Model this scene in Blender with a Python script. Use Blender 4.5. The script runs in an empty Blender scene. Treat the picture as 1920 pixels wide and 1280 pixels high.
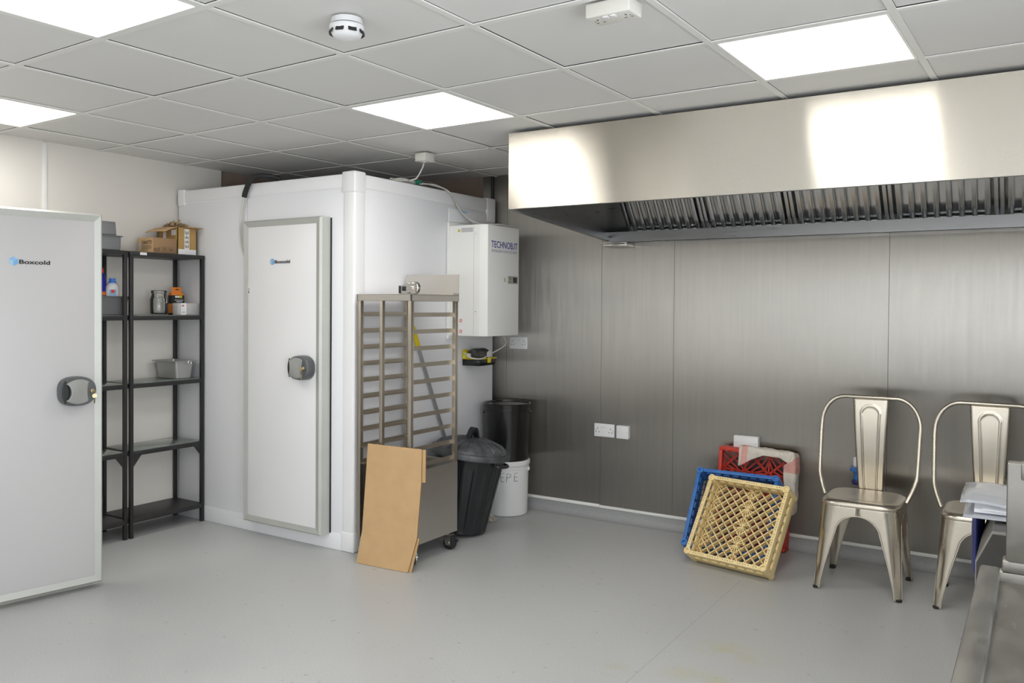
import bpy, bmesh, math, random
from mathutils import Matrix, Vector
random.seed(7)
SC = bpy.context.scene
COL = SC.collection
PI = math.pi
V = Vector

# ------------------------------------------------------------------ helpers
class MB:
    """collects shapes into one bmesh"""
    def __init__(self):
        self.bm = bmesh.new()
        self.mi = 0
    def _mark(self, faces):
        for f in faces:
            f.material_index = self.mi
    def poly(self, verts, faces, M=None):
        vs = [self.bm.verts.new((M @ V(v)) if M else V(v)) for v in verts]
        out = []
        for f in faces:
            try:
                out.append(self.bm.faces.new([vs[i] for i in f]))
            except ValueError:
                pass
        self._mark(out)
        return self
    def box(self, a, b, bev=0.0, M=None, seg=2):
        x0, y0, z0 = [min(p, q) for p, q in zip(a, b)]
        x1, y1, z1 = [max(p, q) for p, q in zip(a, b)]
        vs = [(x0, y0, z0), (x1, y0, z0), (x1, y1, z0), (x0, y1, z0), (x0, y0, z1), (x1, y0, z1), (x1, y1, z1), (x0, y1, z1)]
        fs = [(0, 3, 2, 1), (4, 5, 6, 7), (0, 1, 5, 4), (1, 2, 6, 5), (2, 3, 7, 6), (3, 0, 4, 7)]
        bv = [self.bm.verts.new((M @ V(v)) if M else V(v)) for v in vs]
        ff = [self.bm.faces.new([bv[i] for i in f]) for f in fs]
        self._mark(ff)
        bev = min(bev, 0.48 * min(x1 - x0, y1 - y0, z1 - z0))
        if bev > 0:
            es = list({e for f in ff for e in f.edges})
            r = bmesh.ops.bevel(self.bm, geom=es, offset=bev, segments=seg, profile=0.5, affect='EDGES')
            self._mark(r['faces'])
        return self
    def bar(self, p, q, w, d, bev=0.0, up=(0, 0, 1)):
        """rectangular bar from p to q; w along side, d along up-ish"""
        p, q = V(p), V(q)
        z = (q - p); L = z.length; z.normalize()
        u = V(up)
        if abs(z.dot(u)) > .98: u = V((0, 1, 0))
        x = u.cross(z).normalized(); y = z.cross(x)
        M = Matrix((x, y, z)).transposed().to_4x4(); M.translation = p
        return self.box((-w / 2, -d / 2, 0), (w / 2, d / 2, L), bev, M)
    def tube(self, pts, r, seg=10, closed=False, caps=True, M=None):
        pts = [V(p) for p in pts]
        n = len(pts)
        rr = r if hasattr(r, '__len__') else [r] * n
        T = []
        for i in range(n):
            if closed:
                t = pts[(i + 1) % n] - pts[i - 1]
            else:
                t = pts[min(i + 1, n - 1)] - pts[max(i - 1, 0)]
            T.append(t.normalized())
        u = V((0, 0, 1))
        if abs(T[0].dot(u)) > .9: u = V((1, 0, 0))
        x = (u - T[0] * u.dot(T[0])).normalized()
        rings = []
        for i in range(n):
            x = (x - T[i] * x.dot(T[i]))
            x.normalize()
            y = T[i].cross(x)
            ring = []
            for k in range(seg):
                a = 2 * PI * k / seg
                p = pts[i] + (x * math.cos(a) + y * math.sin(a)) * rr[i]
                ring.append(self.bm.verts.new((M @ p) if M else p))
            rings.append(ring)
        ff = []
        m = n if closed else n - 1
        for i in range(m):
            A, B = rings[i], rings[(i + 1) % n]
            for k in range(seg):
                ff.append(self.bm.faces.new((A[k], A[(k + 1) % seg], B[(k + 1) % seg], B[k])))
        if caps and not closed:
            ff.append(self.bm.faces.new(list(reversed(rings[0]))))
            ff.append(self.bm.faces.new(rings[-1]))
        self._mark(ff)
        return self
    def lathe(self, prof, seg=32, M=None, mod=None, cap0=True, cap1=True):
        """profile [(r,z)] bottom to top; mod(theta,i)->scale"""
        rings = []
        for i, (r, z) in enumerate(prof):
            ring = []
            for k in range(seg):
                a = 2 * PI * k / seg
                s = mod(a, i) if mod else 1
                p = V((r * s * math.cos(a), r * s * math.sin(a), z))
                ring.append(self.bm.verts.new((M @ p) if M else p))
            rings.append(ring)
        ff = []
        for A, B in zip(rings, rings[1:]):
            for k in range(seg):
                ff.append(self.bm.faces.new((A[k], A[(k + 1) % seg], B[(k + 1) % seg], B[k])))
        if cap0: ff.append(self.bm.faces.new(list(reversed(rings[0]))))
        if cap1: ff.append(self.bm.faces.new(rings[-1]))
        self._mark(ff)
        return self
    def prism(self, poly, h0, h1, axis='Y', M=None, bev=0):
        """extrude a 2D polygon. axis Y: poly=(x,z); X: poly=(y,z); Z: poly=(x,y)"""
        def P(u, v, h):
            return {'Y': (u, h, v), 'X': (h, u, v), 'Z': (u, v, h)}[axis]
        n = len(poly)
        vs = [P(u, v, h0) for u, v in poly] + [P(u, v, h1) for u, v in poly]
        bv = [self.bm.verts.new((M @ V(v)) if M else V(v)) for v in vs]
        ff = [self.bm.faces.new(bv[:n][::-1]), self.bm.faces.new(bv[n:])]
        for i in range(n):
            j = (i + 1) % n
            ff.append(self.bm.faces.new((bv[i], bv[j], bv[n + j], bv[n + i])))
        self._mark(ff)
        if bev:
            es = list({e for f in ff for e in f.edges})
            r = bmesh.ops.bevel(self.bm, geom=es, offset=bev, segments=2, profile=.5, affect='EDGES')
            self._mark(r['faces'])
        return self
    def grid(self, fn, nu, nv, M=None):
        vs = [[None] * (nv + 1) for _ in range(nu + 1)]
        for i in range(nu + 1):
            for j in range(nv + 1):
                p = V(fn(i / nu, j / nv))
                vs[i][j] = self.bm.verts.new((M @ p) if M else p)
        ff = []
        for i in range(nu):
            for j in range(nv):
                ff.append(self.bm.faces.new((vs[i][j], vs[i + 1][j], vs[i + 1][j + 1], vs[i][j + 1])))
        self._mark(ff)
        return self
    def build(self, name, mats, parent=None, smooth=True, angle=35, recalc=True):
        if not isinstance(mats, (list, tuple)): mats = [mats]
        if recalc:
            bmesh.ops.recalc_face_normals(self.bm, faces=self.bm.faces)
        me = bpy.data.meshes.new(name)
        self.bm.to_mesh(me); self.bm.free()
        for m in mats: me.materials.append(m)
        uv = me.uv_layers.new(name='UVMap')
        for p in me.polygons:
            n = p.normal
            ax = max(range(3), key=lambda k: abs(n[k]))
            for li in p.loop_indices:
                c = me.vertices[me.loops[li].vertex_index].co
                uv.data[li].uv = (c.y, c.z) if ax == 0 else ((c.x, c.z) if ax == 1 else (c.x, c.y))
        if smooth:
            for p in me.polygons: p.use_smooth = True
            me.set_sharp_from_angle(angle=math.radians(angle))
        o = bpy.data.objects.new(name, me)
        COL.objects.link(o)
        if parent is not None: o.parent = parent
        return o

def tag(o, label, cat, group=None, kind=None):
    o['label'] = label; o['category'] = cat; o['kind'] = kind or 'thing'
    if group: o['group'] = group
    return o
def thing(name, label, cat, loc=(0, 0, 0), rz=0.0, group=None):
    o = bpy.data.objects.new(name, None); COL.objects.link(o)
    o.location = loc; o.rotation_euler = (0, 0, rz); o.empty_display_size = .1
    return tag(o, label, cat, group)
def struct(o):
    o['kind'] = 'structure'; return o
def copy_tree(o, parent=None):
    c = o.copy(); COL.objects.link(c)
    if parent is not None: c.parent = parent
    for ch in list(o.children): copy_tree(ch, c)
    return c
def solid(o, t, offset=0):
    m = o.modifiers.new('thickness', 'SOLIDIFY'); m.thickness = t; m.offset = offset
    return o
def frame(P, X, Y):
    """matrix with origin P, x axis X, y axis Y, z = X x Y"""
    X = V(X).normalized(); Y = V(Y); Y = (Y - X * Y.dot(X)).normalized(); Z = X.cross(Y)
    M = Matrix((X, Y, Z)).transposed().to_4x4(); M.translation = V(P)
    return M
def lettering(text, size, M, m, parent, name='lettering', width=None, bold=0.0, align='LEFT', extrude=.0004):
    cu = bpy.data.curves.new('txt', 'FONT'); cu.body = text; cu.size = size; cu.align_x = align
    cu.offset = bold; cu.extrude = extrude; cu.resolution_u = 3
    o = bpy.data.objects.new('txt', cu); COL.objects.link(o)
    dg = bpy.context.evaluated_depsgraph_get()
    me = bpy.data.meshes.new_from_object(o.evaluated_get(dg))
    bpy.data.objects.remove(o); bpy.data.curves.remove(cu)
    xs = [v.co.x for v in me.vertices]
    sx = (width / (max(xs) - min(xs))) if width else 1.0
    for v in me.vertices:
        v.co = M @ V((v.co.x * sx, v.co.y, v.co.z))
    me.name = name
    me.materials.clear(); me.materials.append(m)
    o = bpy.data.objects.new(name, me); COL.objects.link(o); o.parent = parent
    return o
def arc(cx, cy, r, a0, a1, n):
    return [(cx + r * math.cos(a0 + (a1 - a0) * i / n), cy + r * math.sin(a0 + (a1 - a0) * i / n)) for i in range(n + 1)]
def smooth_path(pts, per=6):
    """Catmull-Rom through the points"""
    P = [V(p) for p in pts]; P = [P[0] * 2 - P[1]] + P + [P[-1] * 2 - P[-2]]
    out = []
    for i in range(1, len(P) - 2):
        a, b, c, d = P[i - 1:i + 3]
        for k in range(per):
            t = k / per
            out.append(.5 * ((2 * b) + (c - a) * t + (2 * a - 5 * b + 4 * c - d) * t * t + (3 * b - a - 3 * c + d) * t ** 3))
    out.append(P[-2])
    return out

# ------------------------------------------------------------------ materials
def new_mat(name):
    m = bpy.data.materials.new(name); m.use_nodes = True
    nt = m.node_tree; b = nt.nodes['Principled BSDF']
    return m, nt, b
def ramp(nt, fac, c0, c1, p0=0.0, p1=1.0):
    r = nt.nodes.new('ShaderNodeValToRGB')
    r.color_ramp.elements[0].color = (*c0, 1); r.color_ramp.elements[1].color = (*c1, 1)
    r.color_ramp.elements[0].position = p0; r.color_ramp.elements[1].position = p1
    nt.links.new(fac, r.inputs[0]); return r.outputs[0]
def noise(nt, scale, stretch=(1, 1, 1), detail=3, rough=.5, coord='Object'):
    tc = nt.nodes.new('ShaderNodeTexCoord'); mp = nt.nodes.new('ShaderNodeMapping')
    mp.inputs['Scale'].default_value = stretch
    nt.links.new(tc.outputs[coord], mp.inputs[0])
    n = nt.nodes.new('ShaderNodeTexNoise'); n.inputs['Scale'].default_value = scale
    n.inputs['Detail'].default_value = detail; n.inputs['Roughness'].default_value = rough
    nt.links.new(mp.outputs[0], n.inputs[0]); return n.outputs[0]
def bump(nt, b, h, strength=.1, dist=.01):
    bn = nt.nodes.new('ShaderNodeBump'); bn.inputs['Strength'].default_value = strength
    bn.inputs['Distance'].default_value = dist
    nt.links.new(h, bn.inputs['Height']); nt.links.new(bn.outputs[0], b.inputs['Normal'])
def plain(name, col, rough=.5, metal=0.0, var=.06, nscale=8, bmp=0.0, bscale=200, spec=.5, coat=0.0):
    m, nt, b = new_mat(name)
    b.inputs['Roughness'].default_value = rough; b.inputs['Metallic'].default_value = metal
    b.inputs['Specular IOR Level'].default_value = spec
    if coat: b.inputs['Coat Weight'].default_value = coat
    c0 = tuple(max(0, c * (1 - var)) for c in col); c1 = tuple(min(1, c * (1 + var)) for c in col)
    n = noise(nt, nscale)
    nt.links.new(ramp(nt, n, c0, c1, .3, .7), b.inputs['Base Color'])
    if bmp: bump(nt, b, noise(nt, bscale), bmp, .002)
    return m
def steel(name, col, rough, aniso=.0, rot=0.0, stretch=(1, 1, 1), var=.1, nscale=6, rvar=.08, bmp=.0):
    m, nt, b = new_mat(name)
    b.inputs['Metallic'].default_value = 1.0
    n = noise(nt, nscale, stretch, 5, .6)
    n2 = noise(nt, 1.3, (1, 1, 1), 4, .6)
    mx = nt.nodes.new('ShaderNodeMix'); mx.data_type = 'FLOAT'; mx.inputs[0].default_value = .55
    nt.links.new(n, mx.inputs[2]); nt.links.new(n2, mx.inputs[3])
    c0 = tuple(c * (1 - var) for c in col); c1 = tuple(min(1, c * (1 + var)) for c in col)
    nt.links.new(ramp(nt, mx.outputs[0], c0, c1, .3, .7), b.inputs['Base Color'])
    mr = nt.nodes.new('ShaderNodeMapRange')
    mr.inputs[1].default_value = .3; mr.inputs[2].default_value = .7
    mr.inputs[3].default_value = rough - rvar; mr.inputs[4].default_value = rough + rvar
    nt.links.new(n, mr.inputs[0]); nt.links.new(mr.outputs[0], b.inputs['Roughness'])
    if aniso:
        b.inputs['Anisotropic'].default_value = aniso
        b.inputs['Anisotropic Rotation'].default_value = rot
        tg = nt.nodes.new('ShaderNodeTangent'); tg.direction_type = 'UV_MAP'; tg.uv_map = 'UVMap'
        nt.links.new(tg.outputs[0], b.inputs['Tangent'])
    if bmp: bump(nt, b, n2, bmp, .02)
    return m
def emit(name, col, s):
    m, nt, b = new_mat(name)
    b.inputs['Base Color'].default_value = (.9, .9, .9, 1)
    b.inputs['Emission Color'].default_value = (*col, 1); b.inputs['Emission Strength'].default_value = s
    # faint unevenness of the diffuser
    n = noise(nt, 3)
    mr = nt.nodes.new('ShaderNodeMapRange'); mr.inputs[3].default_value = s * .98; mr.inputs[4].default_value = s * 1.02
    nt.links.new(n, mr.inputs[0]); nt.links.new(mr.outputs[0], b.inputs['Emission Strength'])
    return m

LIGHT = 8.6
M = {}
M['panel'] = plain('cold_panel_white', (.86, .86, .885), .42, var=.012, nscale=1.5)
M['panel2'] = plain('cold_cap_white', (.88, .88, .89), .35, var=.012, nscale=2)
M['door_shaded'] = plain('open_door_skin_shaded', (.54, .53, .535), .38, var=.012, nscale=1.2)  # the closed door's white skin, darkened to imitate dimmer light at left
M['door'] = plain('door_skin', (.83, .825, .83), .38, var=.012, nscale=1.2)
M['alu'] = plain('satin_aluminium', (.50, .51, .475), .42, metal=.25, var=.03)
M['cladding'] = plain('wall_cladding', (.78, .745, .69), .30, var=.015, nscale=1)
M['raw'] = plain('raw_board', (.30, .225, .185), .9, var=.08)
M['paint'] = plain('painted_wall', (.82, .81, .79), .6, var=.02)
M['tile'] = plain('ceiling_tile', (.74, .73, .705), .55, var=.015, nscale=1.2, bmp=.04, bscale=300)
M['tbar'] = plain('ceiling_bar', (.80, .79, .75), .45, var=.02)
M['gap'] = plain('dark_gap', (.10, .10, .10), .8)
M['whitecap'] = plain('white_plastic_strip', (.85, .85, .82), .35, var=.02)
M['wplastic'] = plain('white_plastic', (.80, .80, .80), .3, var=.01)
M['iplastic'] = plain('ivory_plastic', (.74, .72, .66), .4, var=.02)
M['unit'] = plain('unit_enamel', (.90, .895, .86), .3, var=.015, nscale=2)
M['blackmetal'] = plain('black_metal', (.018, .017, .017), .42, var=.15, bmp=.03)
M['blackboard'] = plain('black_shelf', (.022, .02, .02), .45, var=.2, nscale=20)
M['bplastic'] = plain('black_plastic', (.016, .017, .019), .36, var=.15, bmp=.04, bscale=120)
M['bplastic2'] = plain('black_bucket_plastic', (.010, .010, .010), .22, var=.1)
M['dust'] = plain('dusty_black_plastic', (.075, .078, .085), .42, var=.5, nscale=14, bmp=.08, bscale=60)
M['rubber'] = plain('black_rubber', (.015, .015, .015), .6)
M['gplastic'] = plain('grey_plastic', (.20, .205, .21), .45, var=.04)
M['handle_lt'] = plain('handle_light_grey', (.30, .30, .29), .42, var=.03)
M['handle_dk'] = plain('handle_dark_grey', (.10, .108, .112), .4, var=.05)
M['handle_in'] = plain('handle_recess', (.02, .02, .02), .5)
M['brass'] = plain('brass_key', (.55, .46, .28), .35, metal=1)
M['chrome'] = plain('zinc_plate', (.66, .64, .60), .22, metal=1, var=.08)
M['card'] = plain('cardboard', (.56, .365, .185), .85, var=.05, nscale=10, bmp=.05, bscale=80)
M['card2'] = plain('cardboard_ochre', (.46, .29, .105), .85, var=.06, nscale=10)
M['card3'] = plain('cardboard_brown', (.36, .22, .115), .85, var=.05, nscale=10)
M['cardedge'] = plain('cardboard_edge', (.30, .185, .07), .9, var=.35, nscale=160)
M['paper'] = plain('kraft_paper', (.42, .30, .17), .9, var=.15, nscale=25)
M['ink'] = plain('black_ink', (.02, .02, .02), .7)
M['inkf'] = plain('faded_ink', (.12, .09, .06), .8)
M['inkblue'] = plain('blue_ink', (.035, .04, .28), .5)
M['inkgrey'] = plain('grey_blue_ink', (.36, .37, .48), .5)
M['logo_l'] = plain('logo_pale_blue', (.36, .55, .70), .5)
M['logo_d'] = plain('logo_mid_blue', (.16, .38, .68), .5)
M['red'] = plain('red_plastic', (.62, .045, .025), .42, var=.08)
M['blue'] = plain('blue_plastic', (.03, .17, .52), .4, var=.08)
M['wire'] = plain('blue_coated_wire', (.022, .04, .085), .4)
M['cream'] = plain('cream_plastic', (.86, .68, .34), .42, var=.05)
M['yellow'] = plain('yellow_plastic', (.75, .60, .02), .4, var=.05)
M['navy'] = plain('navy_plastic', (.02, .03, .14), .4, var=.1)
M['bluecap'] = plain('bright_blue_cap', (.07, .26, .80), .35)
M['deepblue'] = plain('deep_blue_bottle', (.02, .025, .36), .3)
M['orange'] = plain('orange_card', (.80, .24, .03), .5)
M['label_b'] = plain('pale_blue_label', (.25, .50, .78), .5)
M['label_r'] = plain('red_label', (.72, .04, .02), .5)
M['greylabel'] = plain('grey_label', (.52, .52, .52), .6)
M['cloth'] = plain('towel_cream', (.68, .62, .54), .95, var=.06, nscale=30, bmp=.3, bscale=350)
M['clothp'] = plain('towel_pink', (.68, .36, .31), .95, var=.08, nscale=30, bmp=.3, bscale=350)
M['mop'] = plain('mop_string', (.45, .42, .36), .95, var=.2, nscale=40)
M['cable'] = plain('white_cable', (.62, .61, .56), .45)
M['green'] = plain('green_tape', (.02, .20, .13), .5)
M['smoked'] = plain('smoked_cover', (.065, .062, .055), .3, var=.4, nscale=30)
M['letterw'] = plain('white_print', (.85, .85, .85), .5)
M['hoodsteel'] = steel('hood_brushed_steel', (.66, .62, .545), .26, 1.0, .25, (1, 1, 40), .04, 5, .01)
M['wallsteel'] = steel('wall_brushed_steel', (.365, .345, .315), .31, 1.0, .0, (14, 1, .5), .085, 4, .03)
M['steel'] = steel('satin_steel', (.63, .60, .555), .36, 0, 0, (1, 1, 30), .06, 5, .06)
M['benchsteel'] = steel('worn_bench_steel', (.26, .25, .23), .40, 0, 0, (3, 1, 3), .16, 9, .10)
def bench_mat():
    m = steel('scuffed_bench_steel', (.25, .24, .22), .38, 0, 0, (3, 1, 3), .14, 9, .08)
    nt = m.node_tree; b = nt.nodes['Principled BSDF']
    src = b.inputs['Base Color'].links[0].from_socket
    n = noise(nt, 9, (2.2, .55, 1), 5, .75)
    k = nt.nodes.new('ShaderNodeMapRange'); k.inputs[1].default_value = .60; k.inputs[2].default_value = .70; k.inputs[3].default_value = 0; k.inputs[4].default_value = .6
    nt.links.new(n, k.inputs[0])
    mx = nt.nodes.new('ShaderNodeMix'); mx.data_type = 'RGBA'; nt.links.new(k.outputs[0], mx.inputs[0]); nt.links.new(src, mx.inputs[6]); mx.inputs[7].default_value = (.52, .49, .45, 1)
    nt.links.new(mx.outputs[2], b.inputs['Base Color'])
    return m
M['benchtop'] = bench_mat()
M['darksteel'] = steel('dark_hood_steel', (.36, .36, .36), .32, 0, 0, (1, 1, 20), .08, 4, .06)
M['filter'] = steel('baffle_steel', (.74, .74, .74), .22, 0, 0, (20, 1, 1), .06, 4, .05)
M['racksteel'] = steel('rack_steel', (.50, .455, .385), .38, 0, 0, (20, 1, 1), .06, 5, .06)
M['chair'] = steel('lacquered_raw_steel', (.62, .57, .485), .30, 0, 0, (1, 1, 1), .05, 7, .04)
M['tin'] = plain('grey_tin', (.40, .40, .39), .35, metal=.6, var=.04)
M['blacksocket'] = plain('dark_metal_plate', (.16, .155, .145), .4, metal=.6)
M['diff'] = emit('led_diffuser', (1.0, .975, .93), LIGHT)

def glass(name, col=(1, 1, 1), rough=0.0):
    m, nt, b = new_mat(name)
    b.inputs['Base Color'].default_value = (*col, 1)
    b.inputs['Transmission Weight'].default_value = 1; b.inputs['Roughness'].default_value = rough
    b.inputs['IOR'].default_value = 1.45
    n = noise(nt, 5); nt.links.new(ramp(nt, n, tuple(c * .98 for c in col), col), b.inputs['Base Color'])
    return m
def thin_glass(name, tint, rough, body, amount):
    m = bpy.data.materials.new(name); m.use_nodes = True; nt = m.node_tree
    for n in list(nt.nodes): nt.nodes.remove(n)
    out = nt.nodes.new('ShaderNodeOutputMaterial'); tr = nt.nodes.new('ShaderNodeBsdfTransparent'); gl = nt.nodes.new('ShaderNodeBsdfGlossy'); df = nt.nodes.new('ShaderNodeBsdfDiffuse')
    fr = nt.nodes.new('ShaderNodeFresnel'); fr.inputs[0].default_value = 1.5
    m1 = nt.nodes.new('ShaderNodeMixShader'); m2 = nt.nodes.new('ShaderNodeMixShader')
    tr.inputs[0].default_value = (*tint, 1); gl.inputs[1].default_value = rough
    nt.links.new(ramp(nt, noise(nt, 6), tuple(c * .94 for c in body), body), df.inputs[0])
    m1.inputs[0].default_value = amount
    nt.links.new(tr.outputs[0], m1.inputs[1]); nt.links.new(df.outputs[0], m1.inputs[2])
    nt.links.new(fr.outputs[0], m2.inputs[0]); nt.links.new(m1.outputs[0], m2.inputs[1]); nt.links.new(gl.outputs[0], m2.inputs[2])
    nt.links.new(m2.outputs[0], out.inputs[0])
    return m
M['glass'] = thin_glass('clear_jar_glass', (.985, .99, .985), .02, (.7, .74, .7), .05)
M['shelfglass'] = thin_glass('green_shelf_glass', (.80, .88, .84), .05, (.50, .56, .52), .35)
M['pocket'] = thin_glass('clear_plastic_pocket', (.98, .985, 1), .10, (.86, .89, .96), .42)

# vinyl floor with speckle, scuffs, a weld line and old yellow stains
def floor_mat():
    m, nt, b = new_mat('grey_speckled_vinyl')
    L = nt.links
    big = noise(nt, 1.1, (1, 1, 1), 5, .6)
    fine = noise(nt, 260, (1, 1, 1), 2, .5)
    base = ramp(nt, big, (.44, .447, .445), (.49, .495, .49), .3, .7)
    spk = ramp(nt, fine, (.80, .80, .80), (1.16, 1.16, 1.16), .32, .68)
    mul = nt.nodes.new('ShaderNodeMix'); mul.data_type = 'RGBA'; mul.blend_type = 'MULTIPLY'; mul.inputs[0].default_value = 1
    L.new(base, mul.inputs[6]); L.new(spk, mul.inputs[7])
    col = mul.outputs[2]
    tc = nt.nodes.new('ShaderNodeTexCoord'); sp = nt.nodes.new('ShaderNodeSeparateXYZ'); L.new(tc.outputs['Object'], sp.inputs[0])
    def math_(op, a, bb):
        n = nt.nodes.new('ShaderNodeMath'); n.operation = op
        for i, q in enumerate((a, bb)):
            if isinstance(q, (int, float)): n.inputs[i].default_value = q
            elif q is not None: L.new(q, n.inputs[i])
        return n.outputs[0]
    def blend(c, fac, colr):
        mx = nt.nodes.new('ShaderNodeMix'); mx.data_type = 'RGBA'
        L.new(fac, mx.inputs[0]); L.new(c, mx.inputs[6]); mx.inputs[7].default_value = (*colr, 1)
        return mx.outputs[2]
    def blob(cx, cy, rx, ry, seedscale, amt):
        dx = math_('DIVIDE', math_('SUBTRACT', sp.outputs[0], cx), rx); dy = math_('DIVIDE', math_('SUBTRACT', sp.outputs[1], cy), ry)
        d = math_('SQRT', math_('ADD', math_('MULTIPLY', dx, dx), math_('MULTIPLY', dy, dy)), None)
        k = math_('MAXIMUM', math_('SUBTRACT', 1.0, d), 0)
        ns = noise(nt, seedscale, (1, 1, 1), 4, .6)
        k2 = math_('MULTIPLY', k, math_('MAXIMUM', math_('MULTIPLY', math_('SUBTRACT', ns, .42), 5), 0))
        return math_('MINIMUM', math_('MULTIPLY', k2, amt), .6)
    col = blend(col, blob(3.90, 1.02, .22, .14, 7, .55), (.42, .40, .17))
    col = blend(col, blob(3.86, .72, .18, .12, 9, .55), (.42, .40, .15))
    col = blend(col, blob(3.55, .62, .12, .10, 9, .4), (.40, .39, .20))
    col = blend(col, blob(2.35, 2.27, .32, .07, 8, .55), (.46, .42, .34))
    col = blend(col, blob(2.6, 1.2, .5, .3, 5, .15), (.44, .43, .41))
    # weld line between two sheets of vinyl
    ln = math_('LESS_THAN', math_('ABSOLUTE', math_('SUBTRACT', sp.outputs[0], 3.645), None), .0022)
    ln = math_('MULTIPLY', ln, math_('LESS_THAN', sp.outputs[1], 1.95))
    col = blend(col, math_('MULTIPLY', ln, .30), (.16, .165, .165))
    # dirt specks
    dn = noise(nt, 26, (1, 1, 1), 1, .4)
    dk = math_('GREATER_THAN', dn, .755)
    col = blend(col, math_('MULTIPLY', dk, .35), (.15, .14, .13))
    L.new(col, b.inputs['Base Color'])
    b.inputs['Specular IOR Level'].default_value = .45
    mr = nt.nodes.new('ShaderNodeMapRange'); mr.inputs[1].default_value = .3; mr.inputs[2].default_value = .7
    mr.inputs[3].default_value = .30; mr.inputs[4].default_value = .46
    L.new(big, mr.inputs[0]); L.new(mr.outputs[0], b.inputs['Roughness'])
    bump(nt, b, fine, .08, .002)
    return m
M['floor'] = floor_mat()

# ------------------------------------------------------------------ setting
CH = 2.355
WY = 2.685           # face of the steel wall
XR, YF = 6.0, -3.9  # right and front walls (behind / beside the camera)
GR = math.radians(-1.5)
struct(MB().box((-.15, YF - .1, -.1), (XR + .1, WY + .1, 0)).build('floor', M['floor'], smooth=False))

# left wall: white cladding sheets with a joint strip, bare board further back above the cold room
w = MB(); w.mi = 1
w.box((-.12, YF - .1, 0), (.0, WY + .1, CH + .02))
w.mi = 0
w.box((0, YF, 0), (.03, .292, CH + .01)); w.box((0, .296, 0), (.03, 1.535, CH + .01))
w.mi = 2
w.box((.03, .281, 0), (.036, .307, CH), .002)
struct(w.build('wall_left', [M['cladding'], M['raw'], M['whitecap']]))

# back wall: bare board behind the cold room, brushed steel sheets to the right of it
w = MB(); w.mi = 1
w.box((-.12, WY + .003, 0), (XR + .1, WY + .12, CH + .02))
w.mi = 0
seams = [1.49, 1.702, 2.458, 2.970, 4.230, 5.48, XR]
for a, b in zip(seams, seams[1:]):
    w.box((a + .0012, WY, .085), (b - .0012, WY + .004, CH + .01))
w.mi = 2
for s in seams[1:-1]:
    w.box((s - .0012, WY + .0022, .085), (s + .0012, WY + .0028, CH))
struct(w.build('wall_back', [M['wallsteel'], M['raw'], M['gap']], smooth=False))
struct(MB().box((XR, YF - .1, 0), (XR + .1, WY + .1, CH + .02)).build('wall_right', M['paint'], smooth=False))
struct(MB().box((-.12, YF - .1, 0), (XR + .1, YF, CH + .02)).build('wall_front', M['paint'], smooth=False))
# coved vinyl skirting with white cap strip
cv = [(WY - .002, .0), (WY - .002, .078), (WY - .006, .078)] + [(WY - .056 - .0 + .05 * math.sin(t), .05 - .05 * math.cos(t)) for t in [PI / 2 * (1 - k / 8) for k in range(9)]]
cv[-1] = (WY - .06, .0004)
struct(MB().prism(cv, 1.62, XR, 'X').build('baseboard_back', plain('coved_vinyl', (.34, .345, .345), .5, var=.10, nscale=150)))
t = MB().box((1.62, WY - .012, .076), (2.458, WY - .001, .096), .002)
t.box((2.459, WY - .012, .074), (XR, WY - .001, .092), .002)
struct(t.build('trim_1', M['whitecap']))

# ceiling: lay-in tiles on T bars, turned slightly against the room
LIGHTS = [(-1, -1), (2, -2), (2, 1), (5, 1)]
LAMPS = [(5, -2), (2, -5), (5, -5), (7, -2)]  # out-of-view lamps; the last is added to brighten the floor at right
c = MB()
I0, I1, J0, J1 = -2, 9, -7, 5
for i in range(I0, I1):
    for j in range(J0, J1):
        if (i, j) in LIGHTS: continue
        x, y = i * .6, j * .6
        dz = random.uniform(0, .002); g = .0118 + random.choice([0, .0004, .0006, .0014])
        c.mi = 0
        c.poly([(x + g, y + g, .006 + dz), (x + .6 - g, y + g, .006 + dz), (x + .6 - g, y + .6 - g, .006 + dz), (x + g, y + .6 - g, .006 + dz)], [(3, 2, 1, 0)])
        c.mi = 2
        g = .010
        c.poly([(x + g, y + g, .0105), (x + .6 - g, y + g, .0105), (x + .6 - g, y + .6 - g, .0105), (x + g, y + .6 - g, .0105)], [(3, 2, 1, 0)])
c.mi = 1
for i in range(I0, I1 + 1): c.box((i * .6 - .012, J0 * .6, 0), (i * .6 + .012, J1 * .6, .005))
for j in range(J0, J1 + 1): c.box((I0 * .6, j * .6 - .0119, .0002), (I1 * .6, j * .6 + .0119, .0048))
ceil = c.build('ceiling', [M['tile'], M['tbar'], plain('tile_shadow_gap', (.25, .245, .24), .8)], smooth=False, recalc=False)
ceil.location = (.93, 0, CH); ceil.rotation_euler = (0, 0, GR); struct(ceil)
def gw(i, j, z=0):
    c_, s_ = math.cos(GR), math.sin(GR); x, y = i * .6, j * .6
    return (.93 + c_ * x - s_ * y, s_ * x + c_ * y, CH + z)
names = {(-1, -1): 'bright square ceiling panel light at the left edge of the picture, above the shelving',
         (2, -2): 'bright square ceiling panel light cut off by the top edge, nearest the smoke detector',
         (2, 1): 'bright square ceiling panel light in front of the white cold room, left of the hood',
         (5, 1): 'bright square ceiling panel light in front of the hood above the metal chairs'}
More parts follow.
